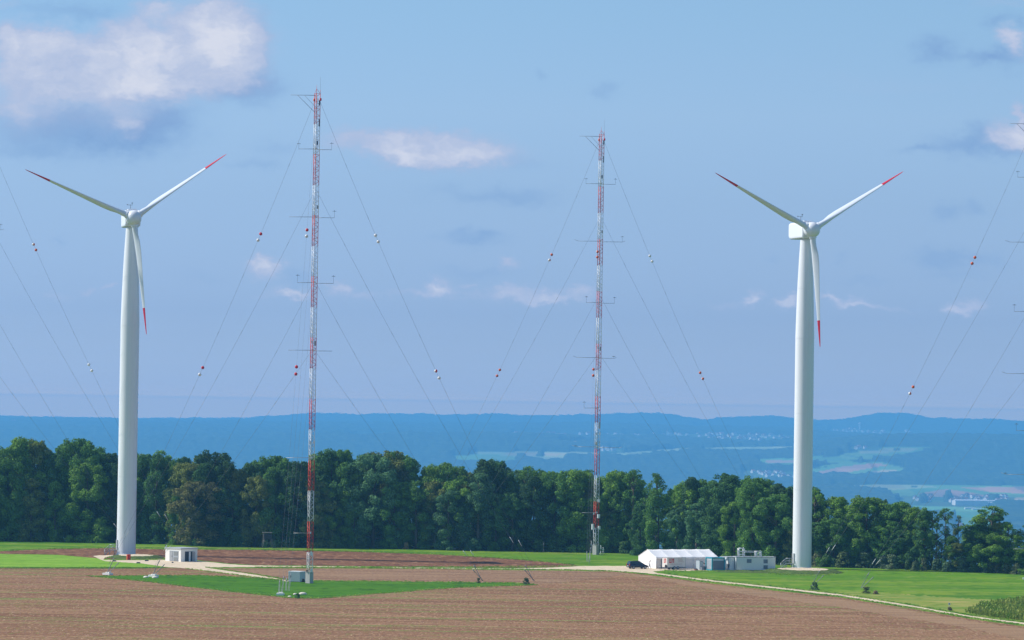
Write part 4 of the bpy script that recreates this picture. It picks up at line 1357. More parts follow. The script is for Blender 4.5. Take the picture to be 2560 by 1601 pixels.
anchor(m1, 2, 49.5, "guy anchor on white pad at the clover tip nearest the hut turbine")
anchor(m1, 2, 38, "guy anchor with leaning struts and pale rubble below the white hut")
anchor(m1, 1, 49.5, "outermost guy anchor on the far tip of the clover wedge", pad=False, dark=True)
anchor(m1, 1, 38, "leaning guy anchor between the taller mast and the clover tip", pad=False, dark=True)
anchor(m1, 0, 49.3, "guy anchor with two upright struts among rocks below the grey container")
anchor(m1, 0, 38, "smaller guy anchor just behind the rocks below the grey container", pad=False)
anchor(m2, 2, 49.5, "guy anchor beside the tan dried bush before the trees")
anchor(m2, 2, 38, "guy anchor beside the small green bush before the trees")
anchor(m2, 0, 49.3, "guy anchor on the grass by the gravel track below the drum mast", pad=False)
anchor(m2, 1, 49.5, "guy anchor hidden behind the cream cabin", pad=False)
anchor(m2, 1, 38, "guy anchor hidden behind the white marquee", pad=False)
anchor(m3, 2, 49.5, "guy anchor in the round green bush below the cabin turbine", pad=False)
anchor(m3, 2, 38, "guy anchor in the scrubby bush with dry stalks on the meadow", pad=False)
for i, (px, py, sx) in enumerate(((757, 1487, .75), (738, 1488, .5), (365, 1445, .6), (388, 1446, .7), (724, 1494, .45))):
    rr = MB()
    rr.sphere((0, 0, .12), sx, 10, sc=(1, .8, .45))
    o = rr.build("boulder", M_rock, loc=gp(px, py))
    o.rotation_euler = (0, 0, i * 1.3)
    tag(o, ["largest pale boulder beside the anchor below the grey container", "smaller pale stone at the strut foot below the grey container", "flat pale stone at the rubble anchor, hut turbine side", "flat pale stone at the rubble anchor, mast side", "small stone left of the weeds at the front anchor"][i], "boulder")

# ------------------------------------------------------------------ hut, orange box, small things
h = empty("switch_hut", gp(453, 1403.5), R(45))
tag(h, "small white flat-roofed hut with grey doors on the gravel yard", "hut")
u = 1.0
MB().box((0, 0, 1.38), (4.7, 5.3, 2.76)).build("wall", M_palecon, h)
rf = MB().box((0, 0, 2.89), (5.0, 5.6, .26)).build("roof", M_cabinroof, h)
MB().tube((-2.35, 2.5, 3.0), (-2.35, 2.5, 4.1), .04).box((-2.35, 2.5, 3.3), (.25, .25, .3)).build("roof_mast", M_darksteel, rf)
# the left-facing wall is local -x, the right-facing wall local -y (hut turned 45 degrees)
f = MB().box((-2.36, -.35, 1.22), (.08, 3.0, 2.3)).build("door_frame", M_steel, h)
d1 = MB().box((-2.41, .62, 1.2), (.06, 1.0, 2.15)).build("door", M_door, h)
MB().box((-2.46, .25, 1.15), (.05, .08, .25)).build("handle", M_darksteel, d1)
M_mesh_panel = mat("grey_mesh_panel", (0.24, 0.25, 0.24), rough=.7, var=.35, scale=12)
d2 = MB().box((-2.42, -.95, 1.75), (.06, 1.3, .85)).box((-2.42, -.95, .55), (.06, 1.3, .8)).build("vent_panel", M_mesh_panel, h)
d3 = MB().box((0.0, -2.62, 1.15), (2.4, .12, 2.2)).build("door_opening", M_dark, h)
MB().box((1.0, -2.95, 1.15), (.06, .9, 2.15), R(25)).build("door", M_door, h)
MB().box((.15, -2.70, 1.12), (.45, .06, 2.1)).build("switch_panel", M_conwall, h)

o = empty("cabinet", gp(321.5, 1400.2), R(20))
tag(o, "bright orange cabinet at the foot of the hut turbine", "cabinet")
MB().box((0, 0, .58), (.78, .62, 1.16)).build("body", M_orange, o)
MB().box((.02, -.335, .6), (.66, .04, 1.0)).build("door", mat("shaded_orange_lacquer", (0.62, 0.03, 0.02), rough=.4, var=.04), o)  # red stands for the shaded face of the orange lacquer
MB().box((0, 0, 1.2), (.86, .7, .06)).build("lid", M_orange, o)
for i, (px, py, l, lab) in enumerate(((286, 1404.3, .8, "dark flat plate on the gravel below the turbine stair"), (346, 1409, .8, "dark flat plate by the mown field edge, lowest of the three"),
                                      (366.5, 1403.4, .8, "dark flat plate between orange cabinet and white hut"), (431.5, 1408.2, .4, "small dark block in front of the white hut corner"))):
    o = MB().box((0, 0, .12), (l, .45, .22)).box((0, 0, .26), (l * .7, .3, .06)).build("ground_plate", M_darksteel, loc=gp(px, py))
    o["label"], o["category"] = lab, "ground plate"

# raised hide by the wood
g = gp(668, 1370.5)
h = empty("hunting_hide", g, R(12))
tag(h, "dark raised hunting hide on splayed timber legs before the trees", "hunting hide")
for sx in (-1, 1):
    for sy in (-1, 1):
        MB().tube((sx * 1.35, sy * 1.2, 0), (sx * .85, sy * .75, 2.2), .08, n=6).tube((sx * .85, sy * .75, 2.2), (sx * .8, sy * .7, 3.7), .07, n=6).build("leg", M_wood, h)
MB().box((0, 0, 2.75), (2.0, 1.6, 1.3)).build("cabin", M_hide, h)
MB().box((0, 0, 3.75), (2.3, 2.0, .09)).build("roof", M_wood, h)
MB().tube((-1.25, -1.1, .5), (1.25, -1.1, 2.0), .045).tube((1.25, -1.1, .5), (-1.25, -1.1, 2.0), .045).build("brace", M_wood, h)
b = MB().tube((1.5, -1.3, 0), (1.05, -.8, 2.3), .04).tube((1.9, -1.3, 0), (1.45, -.8, 2.3), .04)
for k in range(6):
    t = (k + .5) / 6
    b.tube((1.5 - .45 * t, -1.3 + .5 * t, 2.3 * t), (1.9 - .45 * t, -1.3 + .5 * t, 2.3 * t), .03)
b.build("ladder", M_wood, h)

# grey metal container by the left mast
g = gp(739, 1457)
cs = empty("storage_container", gp(742, 1455.5), R(-27))
tag(cs, "small grey corrugated container beside the concrete mast plinth", "container")
MB().box((0, 0, 1.08), (2.62, 2.1, 1.92)).build("wall", M_corr, cs)
b = MB()
for k in range(15):
    b.box((-1.25 + k * .178, -1.08, 1.08), (.07, .06, 1.85))
b.build("side_ribs", M_corr, cs)
for k, yo in enumerate((-.52, .52)):
    b = MB().box((-1.33, yo, 1.06), (.05, .94, 1.82))
    for q in range(9):
        b.box((-1.37, yo, .26 + q * .2), (.05, .9, .06))
    b.build("lit_end_door", M_conwall, cs)  # sunlit end put into the colour: paler sheet than the side
MB().box((0, 0, 2.08), (2.72, 2.2, .08)).build("roof", M_conwall, cs)
MB().box((0, 0, .07), (2.6, 2.0, .1)).build("skid", M_darksteel, cs)

# ------------------------------------------------------------------ marquee and yard
YAW = R(27)
tp = gp(1560 + 485 / 6.045, 1422.5)          # nearest bottom corner of the gable
tent = empty("marquee", tp, YAW)
tag(tent, "long white marquee tent behind the trailers on the gravel yard", "marquee")
tw_, tl, te, ta = 8.0, 15.6, 2.45, 4.05       # gable width (local +y), length (+x), eaves, apex
b = MB()
for (x_, mi) in ((0.0, 0), (tl, 0)):
    b.quad([(x_, 0, 0), (x_, tw_, 0), (x_, tw_, te), (x_, tw_ / 2, ta), (x_, 0, te)])
b.quad([(0.02, tw_, 0), (tl, tw_, 0), (tl, tw_, te), (0.02, tw_, te)])
bo = b.build("gable_walls", M_tent, tent)
sol = bo.modifiers.new("thick", "SOLIDIFY")
sol.thickness = .03
# roof with sagging bays
V, Qf = [], []
nx = 50
for side in (0, 1):
    k0 = len(V)
    for i in range(nx + 1):
        fx = i / nx
        bay = math.sin(math.pi * ((fx * 5) % 1.0)) if 0 < i < nx else 0
        for j in range(9):
            fy = j / 8
            y_ = (tw_ / 2) * fy
            z_ = te + (ta - te) * fy - .13 * bay * (1 - .5 * abs(2 * fy - 1)) - .06 * math.sin(math.pi * fy)
            y_ = -.12 + y_ * (1 + .12 / (tw_ / 2)) if side == 0 else tw_ + .12 - y_ * (1 + .12 / (tw_ / 2))
            V.append((-.1 + fx * (tl + .2), y_, z_ + .04))
    for i in range(nx):
        for j in range(8):
            a_ = k0 + i * 9 + j
            Qf.append((a_, a_ + 9, a_ + 10, a_ + 1))
rf = fastmesh("roof", np.array(V), np.array(Qf), M_tent, smooth=True, parent=tent)
C.objects.link(rf)
sol = rf.modifiers.new("thick", "SOLIDIFY")
sol.thickness = .03
b = MB()
for i in range(6):
    x_ = tl * i / 5
    b.tube((x_, -.02, 0), (x_, -.02, te), .05).tube((x_, -.10, te + .08), (x_, tw_ / 2, ta + .07), .035, n=5)
    b.tube((x_, tw_ + .10, te + .08), (x_, tw_ / 2, ta + .07), .035, n=5)
b.build("frame", M_alu, tent)
for i in range(5):
    x0_, x1_ = tl * i / 5 + .06, tl * (i + 1) / 5 - .06
    if i == 0:
        x0_ = 1.5
        MB().box(((.08 + 1.45) / 2, .35, 1.15), (1.36, .05, 2.3)).build("entrance_flap", M_tentshade, tent)
    MB().box(((x0_ + x1_) / 2, .03, 1.14), (x1_ - x0_, .04, 2.28)).build("side_wall", M_tentshade, tent)
b = MB()
for i in range(25):
    b.box((tl * (i + .5) / 25, -.13, te - .10 - .05 * (i % 2)), (tl / 25 - .03, .03, .26 + .08 * (i % 2)))
b.build("valance", M_tent, tent)
MB().box((0, 0, .8), (.03, .5, .9)).build("window_flap", M_tentshade, tent, loc=(-.035, 1.6, 0))


def wheel(parent, x_, y_, r_, w_=.2, name="wheel"):
    o_ = MB().tube((x_, y_ - w_ / 2, r_), (x_, y_ + w_ / 2, r_), r_, n=20).build(name, M_tyre, parent)
    MB().tube((x_, y_ - w_ / 2 - .012, r_), (x_, y_ + w_ / 2 + .012, r_), r_ * .58, n=16).build("rim", M_rim, o_)
    return o_


# dark estate car, rear to the left
cp = gp(1560 + 205 / 6.045, 1422.4)
car = empty("parked_car", cp, R(24))
tag(car, "dark blue people carrier parked at the gable end of the marquee", "car")
prof = [(-2.30, .38), (-2.34, .75), (-2.28, 1.02), (-2.22, 1.10)]
sections = []


def carring(x_, hw, zb, zt, tum=0.0):
    return [(x_, -hw, zb), (x_, -hw - .03, (zb + zt) / 2), (x_, -hw + tum, zt), (x_, hw - tum, zt), (x_, hw + .03, (zb + zt) / 2), (x_, hw, zb)]


body = MB().rings([carring(-2.32, .80, .42, .95, .02), carring(-2.25, .88, .30, 1.05, .02), carring(-1.0, .92, .26, 1.06, .02), carring(.5, .92, .26, 1.03, .02), carring(1.25, .92, .26, .98, .04), carring(1.85, .88, .28, .84, .08), carring(2.22, .80, .32, .70, .12), carring(2.34, .66, .38, .58, .1)], smooth=True)
body.build("body", M_car, car)
cab = MB().rings([[(-2.22, -.86, 1.02), (1.35, -.86, .97), (1.35, .86, .97), (-2.22, .86, 1.02)], [(-2.02, -.66, 1.62), (.25, -.66, 1.62), (.25, .66, 1.62), (-2.02, .66, 1.62)], [(-1.9, -.60, 1.68), (.1, -.60, 1.68), (.1, .60, 1.68), (-1.9, .60, 1.68)]], smooth=False)
cab.build("roof", M_car, car)


def pane(name, pts, parent, off):
    o_ = MB().quad([Vector(p_) + Vector(off) for p_ in pts]).build(name, M_glass, parent)
    mm_ = o_.modifiers.new("thick", "SOLIDIFY")
    mm_.thickness = .012
    return o_


pane("windscreen", [(1.22, -.78, 1.02), (1.22, .78, 1.02), (.32, .62, 1.57), (.32, -.62, 1.57)], car, (.02, 0, .03))
pane("rear_window", [(-2.19, -.74, 1.10), (-2.19, .74, 1.10), (-2.04, .60, 1.55), (-2.04, -.60, 1.55)], car, (-.03, 0, .01))
for sy in (-1, 1):
    for (xa, xb, xc, xd) in ((-2.08, -1.22, -1.25, -1.95), (-1.12, -.15, -.2, -1.15), (-.05, 1.05, .22, -.1)):
        pane("side_window", [(xa, sy * .845, 1.09), (xb, sy * .845, 1.07), (xc, sy * .68, 1.55), (xd, sy * .68, 1.55)], car, (0, sy * .02, .01))
    MB().box((-2.30, sy * .74, .92), (.1, .16, .34)).build("tail_lamp", M_lamp, car)
    MB().box((2.18, sy * .66, .66), (.2, .24, .13)).build("headlight", M_alu, car)
    MB().box((.95, sy * 1.0, 1.08), (.14, .16, .12)).build("door_mirror", M_car, car)
    for x_ in (-1.4, 1.42):
        wheel(car, x_, sy * .84, .32)
MB().box((-2.37, 0, .62), (.03, .5, .12)).build("number_plate", M_sleeve, car)
MB().box((0, -.6, 1.72), (1.8, .03, .04)).box((0, .6, 1.72), (1.8, .03, .04)).build("roof_rail", M_darksteel, car)

# box trailer
tr = empty("box_trailer", gp(1560 + 660 / 6.045, 1424.8), R(33))
tag(tr, "pale box trailer with red emblems in front of the marquee", "trailer")
Lt = 4.9
MB().box((Lt / 2 - .1, 1.0, 1.58), (Lt, 2.0, 2.1)).build("box_body", M_trail, tr)
b = MB().box((Lt / 2 - .1, .0, 2.63), (Lt + .06, .07, .08)).box((Lt / 2 - .1, .0, .55), (Lt + .06, .07, .1)).box((-.1, 0, 1.6), (.07, .07, 2.1)).box((Lt - .1, 0, 1.6), (.07, .07, 2.1)).box((-.1, 2.0, 1.6), (.07, .07, 2.1)).box((-.1, 1.0, 2.64), (.08, 2.06, .08))
b.build("edge_trim", M_steel, tr)
MB().box((Lt / 2, 1.0, .42), (Lt + .3, 1.7, .12)).box((-.9, 1.0, .42), (1.6, .12, .12)).build("chassis", M_darksteel, tr)
for x_ in (1.75, 2.75):
    wheel(tr, x_, .05, .36, .24)
    wheel(tr, x_, 1.95, .36, .24)
b = MB().tube((-.3, .35, .75), (-.2, .35, .75), .36, n=20)
b.build("spare_wheel", M_tyre, tr)
MB().tube((-1.55, 1.0, 0), (-1.55, 1.0, .8), .05).build("jockey_wheel", M_steel, tr)


def emblem(parent, fn, w, hgt):
    """a red square crossed by three pale swung bars"""
    b_ = MB()
    b_.quad([fn(0, 0, .012), fn(w, 0, .012), fn(w, hgt, .012), fn(0, hgt, .012)])
    o_ = b_.build("emblem", M_emblem, parent)
    s_ = MB()
    for k_ in range(3):
        base = .14 + .28 * k_
        pts = []
        for i_ in range(9):
            t_ = i_ / 8
            pts.append((t_ * w, hgt * (base + .24 * (1 - t_) ** 1.3 + .05 * math.sin(t_ * 6.28) - .08)))
        for i_ in range(8):
            (xa, ya), (xb, yb) = pts[i_], pts[i_ + 1]
            th_ = hgt * .12 * math.sin(math.pi * (i_ + .8) / 9.2) + .01
            th2 = hgt * .12 * math.sin(math.pi * (i_ + 1.8) / 9.2) + .01
            s_.quad([fn(xa, ya, .02), fn(xb, yb, .02), fn(xb, yb + th2, .02), fn(xa, ya + th_, .02)])
    s_.build("emblem_bars", M_trail, o_)


emblem(tr, lambda a_, c_, d_: (.35 + a_, -.005 - d_, 1.45 + c_), 1.35, .95)
emblem(tr, lambda a_, c_, d_: (-.105 - d_, 1.35 - a_ * .8, 1.45 + c_), 1.1, .95)
b = MB()
rr_ = random.Random(3)
for row_, (z_, x0_, n_) in enumerate(((2.3, 2.7, 4), (2.08, 2.75, 5), (1.86, 2.7, 4), (1.64, 2.8, 5), (1.15, .5, 11))):
    x_ = x0_
    for k in range(n_):
        w_ = rr_.uniform(.13, .34)
        b.quad([(x_, -.015, z_), (x_ + w_, -.015, z_), (x_ + w_, -.015, z_ + .1), (x_, -.015, z_ + .1)])
        x_ += w_ + .07
b.build("faded_print", M_print, tr)

# silver van behind the trailer
vn = empty("delivery_van", gp(1560 + 1010 / 6.045, 1420.8), R(30))
tag(vn, "silver white van half hidden between the trailer and the teal container", "van")
vb = MB().rings([carring(-2.5, .90, .45, 2.05, .08), carring(-2.42, .97, .38, 2.2, .12), carring(.7, .97, .38, 2.2, .12), carring(1.35, .97, .36, 1.75, .14), carring(1.8, .95, .36, 1.18, .06), carring(2.45, .86, .40, .95, .08), carring(2.6, .7, .45, .75, .08)], smooth=False)
vb.build("body", M_van, vn)
for sy in (-1, 1):
    MB().box((-2.47, sy * .86, 1.2), (.12, .14, .5)).build("tail_lamp", M_lamp, vn)
    pane("side_window", [(.35, sy * .94, 1.35), (1.4, sy * .95, 1.3), (1.05, sy * .87, 1.78), (.4, sy * .87, 1.85)], vn, (0, sy * .03, 0))
    for x_ in (-1.6, 1.6):
        wheel(vn, x_, sy * .86, .34)
pane("windscreen", [(1.72, -.8, 1.28), (1.72, .8, 1.28), (1.02, .72, 2.0), (1.02, -.72, 2.0)], vn, (.06, 0, .04))
MB().box((-2.53, 0, 1.25), (.05, 1.3, 1.3)).build("dark_rear_opening", M_dark, vn)  # dark sheet painted for the unlit inside of the open rear
MB().box((-2.62, 0, .5), (.15, 1.7, .14)).build("bumper", M_darksteel, vn)
MB().box((-1.6, -.5, 2.26), (.5, .05, .1)).box((0.2, -.5, 2.26), (.5, .05, .1)).box((-.7, -.5, 2.33), (3.0, .05, .05)).build("roof_rack", M_darksteel, vn)

# equipment shed with sloping lid, crates
es = empty("equipment_shed", gp(1560 + 1140 / 6.045, 1425.4), R(30))
tag(es, "narrow grey equipment shed with dark slanted roof beside the teal container", "shed")
MB().rings([[(0, 0, 0), (.9, 0, 0), (.9, 1.4, 0), (0, 1.4, 0)], [(0, 0, 2.1), (.9, 0, 1.85), (.9, 1.4, 1.85), (0, 1.4, 2.1)]], smooth=False).build("wall", M_corr, es)
MB().rings([[(-.08, -.1, 2.12), (1.7, -.1, 1.25), (1.7, 1.5, 1.25), (-.08, 1.5, 2.12)], [(-.08, -.1, 2.19), (1.7, -.1, 1.32), (1.7, 1.5, 1.32), (-.08, 1.5, 2.19)]], smooth=False).build("roof", M_shutter, es)
MB().tube((1.6, 0, 0), (1.6, 0, 1.3), .04).build("roof_post", M_steel, es)
for i, (zx, zy, w_, h_, lab) in enumerate(((1222, 452, .9, .75, "wide low dark crate standing before the teal container"), (1252, 440, .7, .95, "taller dark crate close to the teal container frame"), (1180, 455, .5, .7, "small dark crate under the slanted shed roof"), (1088, 457, .7, .25, "flat reddish crate by the van wheel"))):
    o = empty("crate", gp(1560 + zx / 6.045, 1350 + (zy + 3) / 6.045), R(25))
    tag(o, lab, "crate")
    MB().box((0, 0, h_ / 2), (w_, .6, h_)).build("box_body", M_shutter if i < 3 else mat("red_plastic", (0.28, 0.10, 0.07), rough=.5), o)
    MB().box((0, 0, h_ + .02), (w_ + .05, .65, .05)).build("lid", M_darksteel, o)

# teal framed container
tc_ = empty("storage_container", gp(1560 + 1330 / 6.045, 1427.0), R(27))
tag(tc_, "teal framed container with grey roller shutter", "container")
Lc, Wc, Hc = 3.1, 2.6, 2.75
MB().box((Lc / 2, Wc / 2, Hc / 2), (Lc - .16, Wc - .16, Hc - .12)).build("wall", M_conwall, tc_)
b = MB()
for x_ in (0, Lc):
    for y_ in (0, Wc):
        b.box((x_, y_, Hc / 2 + .02), (.2, .2, Hc - .2))
for z_ in (.1, Hc - .02):
    for y_ in (0, Wc):
        b.box((Lc / 2, y_, z_), (Lc + .2, .18, .2))
    for x_ in (0, Lc):
        b.box((x_, Wc / 2, z_), (.18, Wc - .18, .196))
b.build("frame", M_teal, tc_)
b = MB().box((1.75, .02, 1.18), (2.45, .1, 1.9))
for k in range(11):
    b.box((1.75, -.045, .32 + k * .17), (2.4, .03, .07))
b.build("roller_shutter", M_shutter, tc_)
b = MB()
for k in range(10):
    b.box((.0, Wc / 2, .35 + k * .22), (.09, Wc - .3, .05))
b.build("louvres", M_cabinroof, tc_)
MB().box((.38, -.02, 1.1), (.22, .08, 2.0)).build("pillar_cover", M_shutter, tc_)

# white tank box between container and cabin
pb = empty("plant_cabin", gp(1560 + 1585 / 6.045, 1426.6), R(27))
tag(pb, "white plant housing with curved duct and tall door between the teal container and cream cabin", "cabin")
MB().box((1.0, 1.6, 1.42), (1.9, 3.0, 2.84)).build("wall", M_conwall, pb)
MB().box((.95, 1.55, 2.92), (2.9, 3.3, .12)).build("roof", M_cabinroof, pb)
MB().box((.75, .06, 1.35), (.95, .08, 2.4)).build("door", M_conwall, pb)
rs = []
for k in range(9):
    t = R(180 - 90 * k / 8)
    c0 = Vector((-.05 + .62 * math.cos(t), .6, 1.95 + .62 * math.sin(t)))
    e1 = Vector((math.cos(t), 0, math.sin(t)))
    rs.append([c0 + e1 * (.33 * math.cos(q)) + Vector((0, 1, 0)) * (.4 * math.sin(q)) for q in [2 * math.pi * i / 16 for i in range(16)]])
MB().rings(rs).tube((-.67, .6, .1), (-.67, .6, 1.95), .33, n=16).build("duct", M_conwall, pb)

# cream cabin
cb = empty("site_cabin", gp(1560 + 1690 / 6.045, 1427.0), R(9))
tag(cb, "long cream site cabin with three small slatted windows", "site cabin")
Lb, Wb, Hb = 8.85, 2.9, 2.85
MB().box((Lb / 2, Wb / 2, Hb / 2 + .12), (Lb, Wb, Hb - .1)).build("wall", M_cabin, cb)
MB().box((Lb / 2, Wb / 2, Hb + .14), (Lb + .16, Wb + .16, .16)).build("roof", M_cabinroof, cb)
MB().box((Lb / 2, Wb / 2, .06), (Lb - .3, Wb - .3, .14)).build("skid", M_darksteel, cb)
b = MB()
for k in range(30):
    b.box((.15 + k * (Lb - .3) / 29, -.012, 1.5), (.03, .03, 2.6))
b.build("panel_seams", M_cabin, cb)
for x_, z_, w_, h_ in ((2.95, 2.12, .95, .75), (6.65, 2.05, .85, .82), (6.65, .85, .85, .72)):
    fr = MB().box((x_, -.03, z_), (w_ + .12, .07, h_ + .12)).build("window_frame", M_cabinroof, cb)
    b = MB().box((x_, -.075, z_), (w_, .03, h_))
    for k in range(6):
        b.box((x_, -.10, z_ - h_ / 2 + (k + .5) * h_ / 6), (w_ - .06, .03, .04))
    b.build("vent_slats", M_shutter, fr)
MB().box((6.65, -.04, 1.46), (.9, .06, .4)).build("sill_plate", M_conwall, cb)
MB().tube((.04, -.05, .2), (.04, -.05, 2.8), .05).build("downpipe", M_steel, cb)
MB().box((-.03, 1.45, 1.35), (.05, .9, 2.1)).build("door", M_dark, cb)

# aluminium truss gantry on the roof
gt = empty("truss_gantry", cb.matrix_world @ Vector((0, 0, 0)) if False else Vector(cb.location), R(9))
tag(gt, "aluminium truss gantry standing on the roof of the cream cabin", "gantry")
zr = Hb + .22
for nm_, xa, xb, ht in (("left", .75, 2.1, 1.75), ("right", 4.6, 5.9, 1.2)):
    b = MB()
    for x_ in (xa, xa + .22, xb - .22, xb):
        for y_ in (.7, 1.9):
            b.tube((x_, y_, zr), (x_, y_, zr + ht), .05, n=6)
    for q in (.25, .62, .98):
        for y_ in (.7, 1.9):
            b.tube((xa, y_, zr + ht * q), (xb, y_, zr + ht * q), .045, n=6)
    for x_ in (xa, xb):
        b.tube((x_, .7, zr + ht * .98), (x_, 1.9, zr + ht * .98), .045, n=6)
        b.tube((x_, .7, zr), (x_, 1.9, zr + ht * .6), .03, n=5)
    for k in range(4):
        z0_, z1_ = zr + ht * k / 4, zr + ht * (k + 1) / 4
        for x_ in (xa, xb - .22):
            b.tube((x_, .7, z0_), (x_ + .22, .7, z1_), .03, n=5)
    b.build("truss_tower", M_alu, gt)
b = MB()
for z_ in (zr + .92, zr + 1.18):
    for y_ in (.95, 1.25):
        b.tube((2.1, y_, z_), (4.6, y_, z_), .045, n=6)
for k in range(10):
    x_ = 2.1 + 2.5 * k / 10
    za, zb = (zr + .92, zr + 1.18) if k % 2 else (zr + 1.18, zr + .92)
    b.tube((x_, .95, za), (x_ + .25, .95, zb), .03, n=5)
b.build("truss_beam", M_alu, gt)
MB().box((1.2, 1.2, zr + 1.85), (.5, .4, .2)).tube((1.9, 1.2, zr + 1.7), (1.9, 1.2, zr + 2.0), .08).build("lamp_head", M_alu, gt)

# thin posts
g = gp(1359, 1382)
o = empty("tripod_post", g)
tag(o, "thin dark tripod post standing alone on the grass before the trees", "post")
MB().tube((0, 0, .5), (0, 0, 2.5), .06).box((0, 0, 2.55), (.45, .25, .12)).build("pole", M_darksteel, o)
for k in range(3):
    MB().tube((0, 0, .9), (.45 * math.cos(k * 2.1), .45 * math.sin(k * 2.1), 0), .04).build("leg", M_darksteel, o)
o = MB().tube((0, 0, 0), (0, 0, 1.9), .05).tube((0, 0, 1.85), (0, 0, 1.95), .08).build("marker_post", M_steel, loc=gp(1473, 1410))
tag(o, "thin pale marker post on the grass beside the gravel track", "post")
o = MB().tube((0, 0, 0), (0, 0, 1.2), .04).tube((0, 0, 1.15), (0, 0, 1.25), .06).build("marker_post", M_wood, loc=gp(1652, 1427.5))
tag(o, "short dark post on the grass below the box trailer", "post")
o = empty("signpost", gp(2373, 1525))
tag(o, "small signpost with a round pale disc above brown brush by the track", "sign")
MB().tube((0, .03, 0), (0, .03, 1.1), .04).build("post", M_steel, o)
MB().tube((0, 0, 1.05), (0, -.04, 1.05), .22, n=16).build("sign_disc", M_conwall, o)
MB().tube((0, -.045, 1.05), (0, -.05, 1.05), .10, n=12).build("sign_mark", M_glass, o)
# instruments on tripods at the foot of the right mast
for (px, py, hh, lab) in ((1502, 1388.5, 2.2, "tall tripod instrument touching the plinth of the drum mast"), (1508, 1388, 1.7, "lower tripod instrument a step from the plinth of the drum mast"), (1478, 1387.5, 3.2, "slim pole with instruments on the hide side of the drum mast")):
    o = empty("instrument_tripod", gp(px, py))
    tag(o, lab, "instrument tripod")
    MB().tube((0, 0, .8 if hh < 3 else 0), (0, 0, hh), .05).box((0, 0, hh * .75), (.3, .25, .4)).sphere((0, 0, hh), .14, 8).build("instrument_head", M_conwall if hh < 3 else M_steel, o)
    if hh < 3:
        for k in range(3):
            MB().tube((0, 0, 1.0), (.6 * math.cos(k * 2.1 + .4), .6 * math.sin(k * 2.1 + .4), 0), .045).build("leg", M_steel, o)
o = empty("instrument_box", gp(2562, 1453))
tag(o, "small white instrument box on the meadow above the maize", "instrument box")
MB().box((0, 0, .55), (.8, .5, .4)).build("box_body", M_conwall, o)
MB().tube((0, 0, 0), (0, 0, .4), .06).build("post", M_steel, o)


